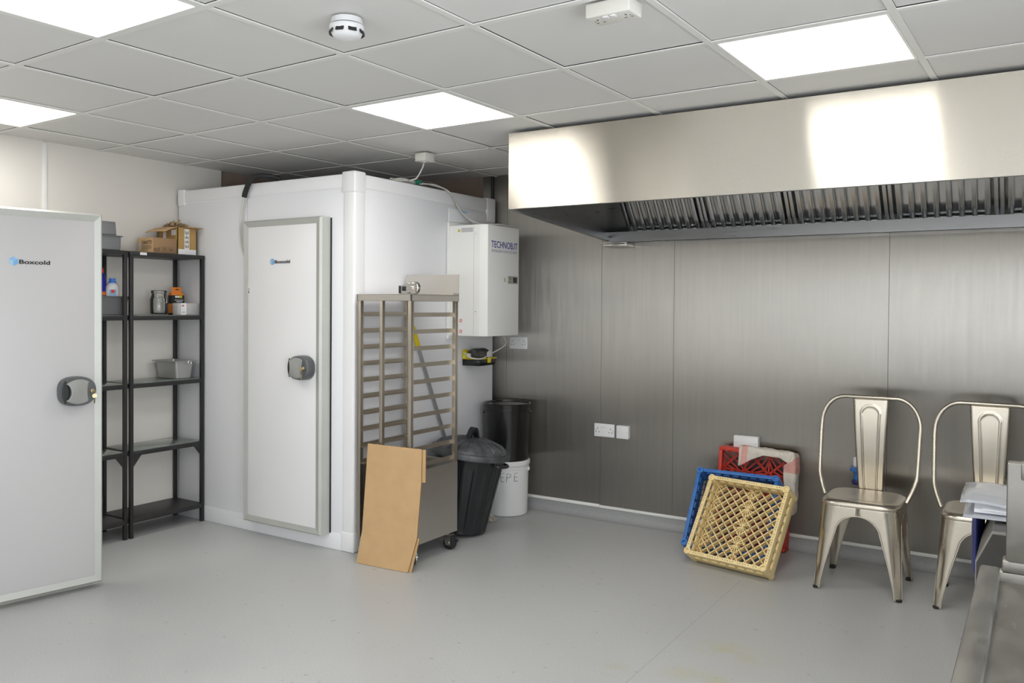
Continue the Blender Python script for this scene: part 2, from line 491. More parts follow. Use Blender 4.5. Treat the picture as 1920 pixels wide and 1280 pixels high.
for (i, j) in LIGHTS:
    p = gw(i + .5, j + .5)
    t = thing('ceiling_light', names[(i, j)], 'ceiling light', p, GR, 'panel lights in the ceiling')
    f = MB()
    h, k = .287, .277
    for a, b in (((-h, -h, 0), (h, -k, .02)), ((-h, k, 0), (h, h, .02)), ((-h, -k, 0), (-k, k, .02)), ((k, -k, 0), (h, k, .02))):
        f.box(a, b)
    f.build('light_frame', M['whitecap'], t, smooth=False)
    MB().box((-k, -k, .004), (k, k, .016)).build('diffuser', M['diff'], t, smooth=False)
for (i, j) in LAMPS:
    la = bpy.data.lights.new('unseen_ceiling_lamp', 'AREA'); la.shape = 'SQUARE'; la.size = .55
    la.energy = LIGHT * .3025 * PI * {(2, -5): .2, (7, -2): .75}.get((i, j), 1.0); la.color = (1.0, .975, .93)
    o = bpy.data.objects.new('unseen_ceiling_lamp', la); COL.objects.link(o); o.location = gw(i + .5, j + .5, -.002); o.rotation_euler = (0, 0, GR)

# daylight from the window side of the room behind the camera
def daylight(loc, rot, sx, sy, e, col):
    la = bpy.data.lights.new('daylight', 'AREA'); la.shape = 'RECTANGLE'; la.size = sx; la.size_y = sy
    la.energy = e; la.color = col
    o = bpy.data.objects.new('daylight', la); COL.objects.link(o); o.location = loc; o.rotation_euler = rot
daylight((3.6, YF + .03, 1.25), (math.radians(90), 0, 0), 4.2, 1.5, 21, (.90, .95, 1.0))
daylight((XR - .03, -1.7, 1.25), (math.radians(90), 0, math.radians(90)), 2.4, 1.3, 56, (.86, .92, 1.0))
# ------------------------------------------------------------------ cold room
CX, CY, CZ = 1.644, 1.172, 2.182
cr = thing('cold_room', 'large white walk-in cold room with closed aluminium-framed door and grey handle', 'cold room', (.05, CY, 0))
L = lambda x, y, z: (x - .05, y - CY, z)
b = MB()
b.box(L(.05, CY, .0), L(CX, 2.60, 2.09), .012)
b.box(L(.05, CY + .004, 2.085), L(CX - .004, 2.60, 2.15))
b.build('insulated_panel', M['panel'], cr)
b = MB()
b.box(L(.055, CY - .003, 2.092), L(CX + .003, 2.604, CZ - .008), .012)
b.build('top_profile', M['panel2'], cr)
b = MB().box(L(1.556, CY - .0035, .1), L(CX + .0035, 1.262, 2.10), .014, seg=4)
b.build('corner_post', M['panel2'], cr)
b = MB().box(L(.06, CY - .0025, 0), L(CX + .0025, 2.603, .098), .004)
b.build('plinth', M['panel'], cr)
for a, c_ in (((.05, CY - .007, 2.07), (.125, CY + .08, CZ + .002)), ((1.548, CY - .007, 2.062), (CX + .007, 1.262, CZ + .004)),
              ((CX - .08, 2.50, 2.01), (CX + .007, 2.61, CZ)), ((1.55, CY - .007, 0), (CX + .007, 1.262, .118))):
    MB().box(L(*a), L(*c_), .010, seg=3).build('corner_cap', M['panel2'], cr)
MB().box(L(.741, CY - .0012, .1), L(.744, CY + .001, 2.09)).build('panel_joint', M['greylabel'], cr, smooth=False)
MB().box(L(CX + .0005, 2.06, 1.975), L(CX + .005, 2.50, 2.062), .001).build('cover_plate', M['panel2'], cr)

def lock_handle(parent, M4, mirror=1):
    """grey cold room lock: local x across the door, y up, z out of the door"""
    def sup(u, n=40, w=.083, h=.071):
        pts = []
        for k in range(n):
            a = 2 * PI * k / n
            c_, s_ = math.cos(a), math.sin(a)
            e = 2.9
            r = (abs(c_) ** e + abs(s_) ** e) ** (-1 / e)
            x, y = r * c_, r * s_
            y *= (1 - .16 * (x * mirror if x * mirror > 0 else x * mirror * -.25) ** 2)
            pts.append((x * w * u, y * h * u))
        return pts
    m = MB(); rings = []
    for u, z in ((1, 0), (1.0, .022), (.985, .04), (.94, .052), (.88, .056)):
        rings.append([m.bm.verts.new(M4 @ V((x, y, z))) for x, y in sup(u)])
    ff = []
    for A, B in zip(rings, rings[1:]):
        for k in range(len(A)):
            ff.append(m.bm.faces.new((A[k], A[(k + 1) % len(A)], B[(k + 1) % len(B)], B[k])))
    ff.append(m.bm.faces.new(rings[-1]))
    hd = m.build('handle', M['handle_dk'], parent)
    # light grey pull plate with a concave scoop, and a dark finger hole at one end
    s = mirror
    m = MB()
    def xl(t): return -.064 + .021 * (1 - t * t)
    def xr(t): return .042 - .006 * (1 - t * t)
    def yt(x): return .0605 - 6.0 * (x + .005) ** 2
    def fn(u, v):
        t = 2 * v - 1
        x = xl(t) + (xr(t) - xl(t)) * u
        y = t * yt(x)
        bul = math.exp(-(((x + .014) / .030) ** 2 + (y / .055) ** 2) * 1.2)
        return (x * s, y, .0585 + .006 * bul + .016 * (1 - u) ** 1.5 * (1 - .5 * t * t))
    m.grid(fn, 14, 14, M4)
    solid(m.build('pull_plate', M['handle_lt'], parent), .003)
    m = MB()
    def fn2(u, v):
        t = 2 * v - 1
        x0 = -.0795 + .013 * t * t; x1 = xl(t) - .001
        return ((x0 + (x1 - x0) * u) * s, t * .056, .0570)
    m.grid(fn2, 6, 14, M4)
    solid(m.build('finger_recess', M['handle_in'], parent), .002)
    k = MB()
    cyl = [(.0095, 0), (.0095, .016), (.007, .018)]
    k.lathe(cyl, 16, M4 @ Matrix.Translation((.056 * s, .002, .052)))
    lk = k.build('lock_cylinder', M['brass'], parent)
    k = MB()
    k.box((.054 * s - .001, -.004, .068), (.054 * s + .001, .008, .088), 0, M4)
    k.lathe([(.011, 0), (.011, .002)], 16, M4 @ frame((.060 * s, -.022, .082), (1, 0, .3), (0, 1, 0)))
    k.bar(M4 @ V((.060 * s, -.03, .083)), M4 @ V((.059 * s, -.058, .083)), .007, .002)
    k.tube([M4 @ V((.055 * s + .008 * math.sin(a), -.006 + .010 * math.cos(a), .084)) for a in [2 * PI * q / 14 for q in range(14)]], .0008, 5, True)
    k.build('key', M['brass'], parent)

def cold_door(parent, W, H, T, M4, bottom=0.0, fr=.040, skin='door'):
    """door leaf: local x across, y up, z out toward the room, face at z=0"""
    d = MB().box((0.004, bottom + .004, -T), (W - .004, H - .004, -.006), .002, M4)
    leaf = d.build('door', M[skin], parent)
    f = MB()
    def strip(a, b, c_, e):   # mitred front piece from outer edge a-b to inner edge e-c
        f.poly([a, b, c_, e], [(0, 1, 2, 3)], M4)
    o = [(0, bottom), (W, bottom), (W, H), (0, H)]
    i_ = [(fr, bottom + fr), (W - fr, bottom + fr), (W - fr, H - fr), (fr, H - fr)]
    lip = .010
    i2 = [(lip, bottom + lip), (W - lip, bottom + lip), (W - lip, H - lip), (lip, H - lip)]
    for k in range(4):
        n = (k + 1) % 4
        z0, z1, z2 = -.012, .002, -.005
        f.poly([(*o[k], z0), (*o[n], z0), (*i2[n], z1), (*i2[k], z1)], [(0, 1, 2, 3)], M4)
        f.poly([(*i2[k], z1), (*i2[n], z1), (*i_[n], z2), (*i_[k], z2)], [(0, 1, 2, 3)], M4)
        f.poly([(*o[k], -T), (*o[n], -T), (*o[n], z0), (*o[k], z0)], [(0, 1, 2, 3)], M4)
    f.build('door_frame', M['alu'], leaf, recalc=False, smooth=False)
    return leaf

def logo(parent, M4, w):
    """hexagonal cube mark and the word"""
    r = w * .125
    P = [(r * math.cos(a), r * math.sin(a)) for a in [PI / 2 + k * PI / 3 for k in range(6)]]
    P = [(x + r, y) for x, y in P]; C = (r, 0)
    mk = MB(); 
    mk.mi = 0
    def q(a, b, c_, d, mi):
        mk.mi = mi; mk.poly([(*a, .0006), (*b, .0006), (*c_, .0006), (*d, .0006)], [(0, 1, 2, 3)], M4)
    q(P[0], P[1], C, P[5], 2); q(P[1], P[2], P[3], C, 0); q(C, P[3], P[4], P[5], 1)
    mk.build('logo_mark', [M['logo_l'], M['logo_d'], plain('logo_top_blue', (.26, .45, .72), .5)], parent, smooth=False, recalc=False)
    s = w * .155
    lettering('Boxcold', s, M4 @ Matrix.Translation((r * 2.0, -s * .38, .0004)), M['ink'], parent, width=w - 2.0 * r, bold=.0006)

DY = 1.09
Md = frame((.798 - .05, DY - CY, 0), (1, 0, 0), (0, 0, 1))   # local z points to -y
lf = cold_door(cr, 1.462 - .798, 1.93, .078, Md, .088)
MB().box(L(.804, CY - .006, .094), L(1.470, CY - .001, 1.925)).build('gasket', M['rubber'], lf, smooth=False)
lock_handle(lf, frame((1.335 - .05, DY - CY, 1.055), (1, 0, 0), (0, 0, 1)))
logo(lf, frame((1.034 - .05, DY - CY - .0001 + .004, 1.676), (1, 0, 0), (0, 0, 1)), .170)
st = MB().box(L(.838, DY - .0006 + .005, 1.482), L(.856, DY + .0005 + .005, 1.530)); st.mi = 1
st.box(L(.842, DY - .001 + .005, 1.489), L(.850, DY + .005, 1.502)); st.box(L(.846, DY - .001 + .005, 1.504), L(.851, DY + .005, 1.520))
st.build('sticker', [M['letterw'], M['ink']], lf, smooth=False)

# open door of a second cold room, standing into the picture from the left
P1, P2 = V((1.0095, .054, 0)), V((.8575, -.726, 0))
Mo = frame((P2.x, P2.y, 0), (P1 - P2), (0, 0, 1))
od = thing('cold_room_door_unit', 'open white cold room door in aluminium frame cut off by the left edge', 'door', (0, 0, 0))
W2 = (P1 - P2).length
od.location = (P2.x, P2.y, 0)
Mol = Mo.copy(); Mol.translation = (0, 0, 0)
lf2 = cold_door(od, W2, 1.862, .085, Mol, .03, skin='door_shaded')
lock_handle(lf2, Mol @ Matrix.Translation((W2 - .128, .993, -.004)))
logo(lf2, Mol @ Matrix.Translation((W2 - .418, 1.612, -.0045)), .176)

# ------------------------------------------------------------------ refrigeration unit on the cold room side
ru = thing('refrigeration_unit', 'white wall-hung refrigeration unit with blue lettering on the cold room side', 'refrigeration unit', (CX, 2.05, 1.225))
b = MB().prism([(.006, 0), (.256, 0), (.308, .022), (.308, .395), (.006, .395)], 0, .72, 'Z', bev=.004)
b.build('casing', M['unit'], ru)
MB().box((.2125, -.0008, .012), (.2145, .004, .71)).build('casing_seam', M['greylabel'], ru, smooth=False)
MB().box((.004, -.012, -.02), (.02, .40, .745), .002).build('mounting_plate', M['unit'], ru)
Mx = frame((.3085, 0, 0), (0, 1, 0), (0, 0, 1))     # writing on the +x face
lettering('TECHNOB.IT', .062, Mx @ Matrix.Translation((.058, .575, 0)), M['inkblue'], ru, width=.315, bold=.0004)
lettering('REFRIGERATION SYSTEMS', .026, Mx @ Matrix.Translation((.062, .545, 0)), M['inkgrey'], ru, width=.305)
lettering('5', .036, Mx @ Matrix.Translation((.212, .357, 0)), M['ink'], ru)
d = MB().box((.255, .345, -.002), (.372, .395, .006), .002, Mx)
dp = d.build('control_panel', M['tin'], ru)
MB().box((.312, .352, .005), (.362, .388, .0075), .001, Mx).build('display', M['handle_in'], dp)
k = MB()
for q in range(4): k.box((.262 + .018 * (q % 2), .353 + .018 * (q // 2), .005), (.274 + .018 * (q % 2), .364 + .018 * (q // 2), .008), .001, Mx)
k.build('button_pad', plain('olive_pad', (.28, .25, .10), .5), dp)
My = frame((0, 0, 0), (1, 0, 0), (0, 0, 1))
w = MB(); w.poly([(.082, .677, .0008), (.106, .677, .0008), (.094, .699, .0008)], [(0, 1, 2)], My)
w.build('warning_triangle', M['yellow'], ru, smooth=False, recalc=False)
w = MB(); w.poly([(.0915, .681, .0012), (.0965, .681, .0012), (.094, .692, .0012)], [(0, 1, 2)], My)
w.build('warning_mark', M['ink'], ru, smooth=False, recalc=False)
MB().box((.112, .673, -.0004), (.205, .702, .0007), 0, My).build('rating_label', M['greylabel'], ru, smooth=False)
for z in (.03, .10):
    k = MB(); k.tube([My @ V((.112 + .010 * math.cos(a), z + .010 * math.sin(a), .001)) for a in [2 * PI * q / 16 for q in range(16)]], .0016, 5, True)
    k.bar(My @ V((.105, z - .007, .001)), My @ V((.119, z + .007, .001)), .003, .001)
    k.build('prohibition_mark', M['label_r'], ru)
for z in (.16, .66):
    MB().lathe([(.004, 0), (.004, .003)], 10, My @ Matrix.Translation((.228, z, 0))).build('screw', M['chrome'], ru)

# ------------------------------------------------------------------ yellow and black tray with pump under it
pt = thing('pump_tray', 'black and yellow tray holding a dark pump below the refrigeration unit', 'pump tray', (CX, 2.22, 1.02))
b = MB(); x1, y1 = .140, .215
b.prism([(.003, .006), (x1 - .014, .006), (x1 - .004, .02), (x1 - .012, y1 - .01), (.003, y1)], 0, .004, 'Z')
def ring_wall(mb, p0, p1, z0, z1):
    n = len(p0); 
    mb.poly([(*a, z0) for a in p0] + [(*a, z1) for a in p1], [(i, (i + 1) % n, n + (i + 1) % n, n + i) for i in range(n)])
q0 = [(.003, .006), (x1 - .014, .006), (x1 - .004, .02), (x1 - .012, y1 - .01), (.003, y1)]
q1 = [(.008, 0), (x1 - .008, 0), (x1 + .004, .018), (x1 - .004, y1), (.008, y1 + .008)]
ring_wall(b, q0, q1, 0, .046)
solid(b.build('tray', M['bplastic'], pt), .003)
b = MB(); b.tube([(*p, .046) for p in q1], .0042, 8, True); b.build('rim', M['yellow'], pt)
MB().box((x1 - .002, .10, .016), (x1 + .010, .132, .052), .003).build('latch', M['yellow'], pt)
b = MB().box((.004, -.002, .046), (.036, .012, .092), .004); b.box((.004, .0, .06), (.012, .06, .105), .003)
b.build('end_plate', M['yellow'], pt)
b = MB()
b.lathe([(.001, 0), (.046, .0), (.052, .02), (.052, .13), (.044, .155), (.001, .156)], 20, frame((.062, .036, .062), (1, 0, 0), (0, 0, 1)) @ Matrix.Rotation(PI, 4, 'X') @ Matrix.Translation((0, 0, 0)))
b.build('pump_housing', M['smoked'], pt)
MB().lathe([(.001, 0), (.024, 0), (.024, .006), (.001, .007)], 20, frame((.116, .150, .070), (0, 1, 0), (0, 0, 1))).build('dial', M['wplastic'], pt)
MB().box((.018, .006, .05), (.058, .03, .082), .006).build('terminal_block', M['iplastic'], pt)

# cables and conduit
c_ = MB().tube(smooth_path([(1.672, 2.206, 1.104), (1.73, 2.200, 1.076), (1.800, 2.225, 1.070), (1.815, 2.34, 1.105), (1.83, 2.47, 1.155), (1.80, 2.50, 1.21), (1.78, 2.48, 1.24)], 8), .0045, 8)
tag(c_.build('power_cable', M['cable']), 'thin white cable looping from the pump tray up behind the refrigeration unit', 'cable')
pc = MB().tube([(1.592, 2.655, .10), (1.592, 2.655, CH - .003)], .012, 12)
tag(pc.build('conduit_pipe', M['bplastic']), 'black vertical conduit pipe on the steel wall beside the cold room', 'pipe')
cc = thing('coiled_cable', 'white cable coiled on the cold room roof and dropping to the refrigeration unit', 'cable', (0, 0, 0))
pts = [(1.742, 1.675, 2.290), (1.735, 1.668, 2.26), (1.70, 1.655, 2.20), (1.66, 1.64, 2.187)]
for k in range(40):
    a = k / 40 * 2 * PI * 2.6
    pts.append((1.575 + .055 * math.cos(a + .8), 1.68 + .085 * math.sin(a + .8), 2.188 + .004 * math.sin(k) + .0003 * k))
pts += [(1.60, 1.80, 2.20), (1.62, 1.92, 2.196), (1.668, 2.02, 2.17), (1.675, 2.12, 2.09), (1.69, 2.20, 2.01), (1.74, 2.27, 1.962), (1.80, 2.33, 1.952)]
MB().tube(smooth_path(pts, 4), .0045, 8).build('cable', M['cable'], cc)
MB().tube(smooth_path([(1.61, 1.80, 2.19), (1.64, 1.93, 2.197), (1.672, 2.05, 2.15), (1.69, 2.14, 2.04), (1.78, 2.20, 1.97), (1.90, 2.27, 1.962), (1.92, 2.42, 1.958)], 6), .0040, 8).build('cable', M['cable'], cc)
MB().tube([(1.585, 1.775, 2.196), (1.605, 1.82, 2.204)], .013, 10).build('tape', M['green'], cc)
MB().box((-.020, -.001, -.025), (.020, .001, .025), .0005, frame((1.70, 2.155, 2.045), (.6, .75, -.25), (.2, .2, 1))).build('tag', M['label_b'], cc)

dc = thing('door_heater_cable', 'white cable with black taped end hooked over the cold room top edge', 'cable', (0, 0, 0))
MB().tube(smooth_path([(.93, 1.26, 2.204), (.89, 1.19, 2.214), (.83, 1.148, 2.210), (.79, 1.142, 2.172), (.752, 1.146, 2.12), (.740, 1.147, 2.088)], 6), [.016] * 31, 10).build('tape_sleeve', M['rubber'], dc)
MB().tube(smooth_path([(.740, 1.150, 2.10), (.722, 1.150, 2.04), (.705, 1.15, 1.95), (.700, 1.15, 1.88), (.712, 1.152, 1.78), (.735, 1.155, 1.72)], 6), .0075, 8).build('cable', M['cable'], dc)
for z in (1.625, 1.515):
    MB().box((.762, 1.148, z - .038), (.775, 1.166, z + .038), .004).build('cable_clip', M['handle_dk'], dc)

# ------------------------------------------------------------------ ceiling fittings
jb = thing('ceiling_junction_box', 'small square white junction box on the ceiling above the cold room', 'junction box', (1.737, 1.690, CH - .002), GR)
MB().box((-.043, -.043, -.05), (.043, .043, 0), .004).build('box', M['iplastic'], jb)
MB().lathe([(.012, 0), (.012, .008)], 12, Matrix.Translation((.005, -.012, -.058))).build('cable_outlet', M['greylabel'], jb)
sd = thing('smoke_detector', 'round white smoke detector with dark slots on the ceiling', 'smoke detector', (3.02, -.335, CH + .004))
MB().lathe([(.050, -.004), (.052, -.022), (.050, -.024)], 40, cap0=True).build('base', M['wplastic'], sd)
def sdm(a, i): return 1.0
h = MB()
prof = [(.056, -.027), (.057, -.034), (.055, -.040), (.050, -.052), (.046, -.060), (.036, -.066), (.018, -.070), (.001, -.0705)]
h.lathe(prof[::-1], 48, cap0=False, cap1=True)
hd = h.build('detector_head', M['wplastic'], sd)
for k in range(8):
    a = k * PI / 4 + .32
    Ms = Matrix.Rotation(a, 4, 'Z') @ Matrix.Translation((.0535, 0, -.046)) @ Matrix.Rotation(-.45, 4, 'Y')
    MB().box((-.004, -.014, -.009), (.0014, .014, .008), .002, Ms).build('slot', M['handle_in'], hd)
MB().lathe([(.053, -.027), (.053, -.024)], 40).build('neck', M['gap'], sd)

def socket(name, label, cat, loc, rot, kind, mat='wplastic', group=None):
    """flat plate: local x across, z up, front toward -y"""
    t = thing(name, label, cat, loc, 0, group)
    t.rotation_euler = rot
    w, h, dp = {'double': (.150, .088, .010), 'spur': (.088, .086, .036), 'blank': (.150, .088, .044), 'box': (.150, .090, .045)}[kind]
    MB().box((-w / 2, -dp, -h / 2), (w / 2, 0, h / 2), .005, seg=3).build('face_plate' if kind == 'double' else 'box', M[mat], t)
    if kind in ('double', 'box'):
        for sx in (-1, 1):
            MB().box((sx * .013 - .0085, -dp - .004, .016), (sx * .013 + .0085, -dp + .001, .034), .002).build('switch', M['wplastic'], t)
            pin = M['ink'] if mat != 'blacksocket' else M['handle_in']
            for px, pz, pw, ph in ((0, .012, .004, .009), (-.011, -.012, .0075, .004), (.011, -.012, .0075, .004)):
                MB().box((sx * .048 + px - pw / 2, -dp - .0006, pz - ph / 2), (sx * .048 + px + pw / 2, -dp + .001, pz + ph / 2)).build('pin_slot', pin, t, smooth=False)
    for sx in (-1, 1):
        if kind == 'double': xs, zs = .063 * sx, .001
        elif kind == 'spur': xs, zs = .030 * sx, .0
        else: xs, zs = .060 * sx, .003
        MB().lathe([(.0028, 0), (.0028, .001)], 10, frame((xs, -dp, zs), (1, 0, 0), (0, 0, 1))).build('screw', M['brass'] if kind == 'spur' else M['chrome'], t)
    return t
socket('wall_socket', 'white double wall socket just below the refrigeration unit', 'socket', (1.807, WY - .001, 1.161), (0, 0, 0), 'double')
socket('wall_socket', 'white double wall socket low on the steel wall beside a square white box', 'socket', (2.490, WY - .001, .596), (0, 0, 0), 'double')
socket('fused_socket_plate', 'small square white connection box right beside the low double socket', 'connection box', (2.634, WY - .001, .598), (0, 0, 0), 'spur')
socket('blank_socket_box', 'white rectangular blank box on the steel wall above the red crate', 'junction box', (3.452, WY - .001, .604), (0, 0, 0), 'blank')
bs = socket('wall_socket', 'dark metal double wall socket with white switches behind the right chair', 'socket', (4.866, WY - .001, .585), (0, 0, 0), 'double', 'blacksocket')
cs = socket('ceiling_socket', 'white double socket on a surface box facing down from the ceiling', 'socket', (3.826, -.012, CH - .001), (-PI / 2, 0, GR), 'box', 'iplastic')
cs.rotation_euler = (PI / 2, 0, GR)

isk = thing('industrial_socket', 'blue and white round wall socket half hidden behind the left chair back', 'socket', (4.092, WY - .001, .53))
MB().box((-.028, -.05, .0), (.04, 0, .055), .006).build('back_box', M['wplastic'], isk)
MB().box((-.018, -.03, .05), (.04, 0, .092), .004).build('cable_entry', M['wplastic'], isk)
MB().lathe([(.047, 0), (.047, .012), (.03, .02)], 24, Matrix.Translation((.002, -.05, -.018))).build('collar', M['blue'], isk)
MB().lathe([(.026, 0), (.026, .05)], 20, Matrix.Translation((.002, -.05, -.066))).build('plug_body', M['blue'], isk)
MB().lathe([(.001, 0), (.034, .002), (.036, .02), (.03, .03)], 20, Matrix.Translation((.002, -.05, -.096))).build('cap', M['navy'], isk)
isk.location.x = 4.092

# ------------------------------------------------------------------ extractor hood
HX0, HX1, HY0, HY1 = 2.527, 5.97, 1.415, WY - .004
HZ = 1.94; HT = CH - .012
hd = thing('extractor_hood', 'long brushed stainless steel extractor hood on the steel wall', 'extractor hood', (HX0, HY0, HZ))
l = lambda x, y, z: (x - HX0, y - HY0, z - HZ)
hf = MB(); rnd = random.Random(11)
# even sequence of tiny slopes, so the brushing spreads reflections up and down without visible streaks
QU = [-1.53, .16, -.49, .89, -.89, .49, -.16, 1.53]
zz, yy, dz_, k = HZ, 0.0, .00042, 0
rows = []
while zz < HT:
    rows.append((zz, yy))
    yy += math.tan(.150 * QU[k % 8]) * dz_; zz += dz_; k += 1
    if k % 8 == 0: yy = 0.0
rows.append((HT, 0))
vr = [(hf.bm.verts.new((0, y_, z_ - HZ)), hf.bm.verts.new((HX1 - HX0, y_, z_ - HZ))) for z_, y_ in rows]
for (a0, a1), (b0, b1) in zip(vr, vr[1:]): hf.bm.faces.new((a0, a1, b1, b0))
hf.poly([(0, .0015, 0), (HX1 - HX0, .0015, 0), (HX1 - HX0, .0015, HT - HZ), (0, .0015, HT - HZ)], [(3, 2, 1, 0)])
hf.build('front_panel', M['hoodsteel'], hd, smooth=False, recalc=False)
b = MB()
b.prism([(HY0 + .003 - HY0, 0), (HY0 + .028 - HY0, 0), (HY0 + .028 - HY0, .004), (HY0 + .003 - HY0, .004)], 0, HX1 - HX0, 'X')
b.box(l(HX0, HY0 + .026, HZ), l(HX1, HY0 + .028, HZ + .022))
b.build('front_lip', M['darksteel'], hd, smooth=False)
zb = 1.845   # bottom of the back end
b = MB().prism([(0, 0), (HY1 - HY0, zb - HZ), (HY1 - HY0, HT - HZ), (0, HT - HZ)], 0, .003, 'X')
b.build('side_panel', M['darksteel'], hd, smooth=False)
b = MB()
dy = HY1 - HY0; dz = zb - HZ
b.poly([(0, .003, .001), (.034, .003, .001), (.034, dy, dz + .001), (0, dy, dz + .001), (0, .003, -.002), (.034, .003, -.002), (.034, dy, dz - .002), (0, dy, dz - .002)],
       [(0, 1, 2, 3), (7, 6, 5, 4), (0, 4, 5, 1), (1, 5, 6, 2), (2, 6, 7, 3), (3, 7, 4, 0)])
b.poly([(.032, .003, .001), (.034, .003, .001), (.034, dy, dz + .001), (.032, dy, dz + .001), (.032, .003, .02), (.034, .003, .02), (.034, dy, dz + .02), (.032, dy, dz + .02)],
       [(0, 1, 2, 3), (7, 6, 5, 4), (0, 4, 5, 1), (1, 5, 6, 2), (2, 6, 7, 3), (3, 7, 4, 0)])
b.build('side_lip', M['darksteel'], hd, smooth=False)
b = MB().box(l(HX0 + .003, 2.598, 1.838), l(HX1, 2.601, 1.908)); b.box(l(HX0 + .003, 2.598, 1.838), l(HX1, HY1, 1.841)); b.box(l(HX0 + .003, 2.601, 1.888), l(HX1, HY1, 1.891))
b.build('grease_channel', M['darksteel'], hd, smooth=False)
MB().box(l(HX0 + .003, HY0 + .003, HT - .006), l(HX1, HY1, HT - .003)).build('top_panel', M['darksteel'], hd, smooth=False)
# sloping plenum sheet behind the filters and blank sheet at the left end
FB, FT = V((0, 2.655, 1.888)), V((0, 2.32, 2.305))
sl = (FT - FB); SL = sl.length
Mf0 = frame((HX0, FB.y, FB.z), (1, 0, 0), sl)   # z = x cross slope -> toward room & down
b = MB()
Mq = frame((0, FB.y - HY0, FB.z - HZ), (1, 0, 0), sl)
b.box((.003, -.02, -.062), (HX1 - HX0, SL + .05, -.060), 0, Mq)
b.box((.003, -.02, -.01), (.139, SL + .05, -.008), 0, Mq)
b.build('plenum_sheet', M['darksteel'], hd, smooth=False)
MB().box((.003, -.07, 0.0), (.012, .0, .02), 0, Mq).build('end_stop', M['darksteel'], hd)
def baffle(parent, name='filter'):
    PW = .516
    f = MB()
    f.box((.001, 0, -.03), (.020, SL, .0), .001); f.box((PW - .020, 0, -.03), (PW - .001, SL, 0), .001)
    f.box((.02, 0, -.03), (PW - .02, .016, -.004), .001); f.box((.02, SL - .02, -.03), (PW - .02, SL, -.004), .001)
    n = 8; pit = (PW - .04) / n
    for k in range(n):
        x = .02 + pit * (k + .5)
        if k < n: 
            f.box((x - .0125, .006, -.014), (x + .0125, SL - .01, -.003), .002)
            f.box((x - .0125, .006, -.026), (x - .0110, SL - .01, -.003)); f.box((x + .0110, .006, -.026), (x + .0125, SL - .01, -.003))
        xg = x + pit / 2
        if k < n - 1:
            f.box((xg - .021, .01, -.046), (xg + .021, SL - .015, -.044))
            f.box((xg - .021, .01, -.044), (xg - .0195, SL - .015, -.030)); f.box((xg + .0195, .01, -.044), (xg + .021, SL - .015, -.030))
    o = f.build(name, M['filter'], parent)
    hdl = MB()
    for px in (.012, PW - .012):
        hdl.tube(smooth_path([(px, .26, .002), (px + .012, .275, .014), (px - .004, .29, .018), (px - .016, .275, .010), (px + .004, .262, .016), (px + .02, .285, .012)], 4), .0012, 5)
    hdl.build('wire_loop', M['chrome'], o)
    return o
x = 2.674 - HX0
for k in range(6):
    o = baffle(hd)
    o.matrix_local = Mq @ Matrix.Translation((x + .5215 * k, 0, 0))
gb = MB().box(l(HX0 + .0, 2.56, 1.812), l(HX0 + .165, HY1, 1.837), .003)
gb.build('grease_drawer', M['steel'], hd)
b = MB().box(l(HX0 - .02, 2.55, 1.831), l(HX0 + .17, 2.56, 1.838), .002); b.box(l(HX0 + .005, 2.545, 1.815), l(HX0 + .155, 2.56, 1.829), .003)
b.build('drawer_front', M['chrome'], hd)

# ------------------------------------------------------------------ shelving units
def shelving(loc, label, rz=0.0):
    t = thing('shelving_unit', label, 'shelving unit', loc, rz, 'black metal shelving with glass shelves')
    D, W, H, s = .30, .525, 1.735, .022
    for x in (0, D - s):
        for y in (0, W - s):
            MB().box((x, y, 0), (x + s, y + s, H - .02), .002).build('post', M['blackmetal'], t)
    b = MB().box((-.002, -.002, H - .024), (D + .002, W + .002, H), .003); b.build('top_shelf', M['blackboard'], t)
    for z in (1.345, .934, .525):
        f = MB()
        f.box((D - s + .004, s, z - .026), (D - .002, W - s, z), .001); f.box((.002, s, z - .026), (s - .004, W - s, z), .001)
        f.box((s, .002, z - .026), (D - s, s - .004, z), .001); f.box((s, W - s + .004, z - .026), (D - s, W - .002, z), .001)
        fr = f.build('shelf_frame', M['blackmetal'], t)
        MB().box((.012, .012, z - .001), (D - .012, W - .012, z + .004), .001).build('glass_shelf', M['shelfglass'], fr)
    MB().box((.001, .001, .090), (D - .001, W - .001, .118), .002).build('bottom_shelf', M['blackboard'], t)
    for y0, sy in ((s, 1), (W - s, -1)):
        for xx in (D - .004,):
            g = MB().prism([(y0, .50), (y0 + sy * .055, .50), (y0, .43)], xx - .003, xx, 'X')
            g.build('bracket', M['blackmetal'], t, smooth=False)
    return t
SU = shelving((.034, .640, 0), 'black metal shelving unit against the cold room with a glass jar and cardboard boxes')
shelving((.034, .098, 0), 'black metal shelving unit partly hidden by the open white door', .006)

# things on the shelving
TZ = 1.735
zb_ = thing('cardboard_box', 'closed brown cardboard box with printed lettering, nearer one on the top shelf', 'box', (.11, .836, TZ + .001))
MB().box((0, 0, 0), (.16, .165, .098), .0015).build('carton', M['card3'], zb_)
MB().box((0.0005, -.0008, .0005), (.1595, .001, .0975)).build('end_face', M['card'], zb_, smooth=False)
Mz = frame((0, -.0009, 0), (1, 0, 0), (0, 0, 1))
lettering('ZANOTTI', .030, Mz @ Matrix.Translation((.044, .058, 0)), M['ink'], zb_, width=.100, bold=.0006)
q = MB()
for zz, ww in ((.047, .1), (.041, .1), (.034, .1), (.028, .1), (.020, .065)): q.box((.042, zz, -.0003), (.042 + ww, zz + .0028, .0004), 0, Mz)
q.build('printed_lines', M['inkf'], zb_, smooth=False)
q = MB(); q.mi = 0; q.poly([(.012, .05, .0004), (.038, .045, .0004), (.036, .07, .0004), (.020, .066, .0004)], [(0, 1, 2, 3)], Mz)
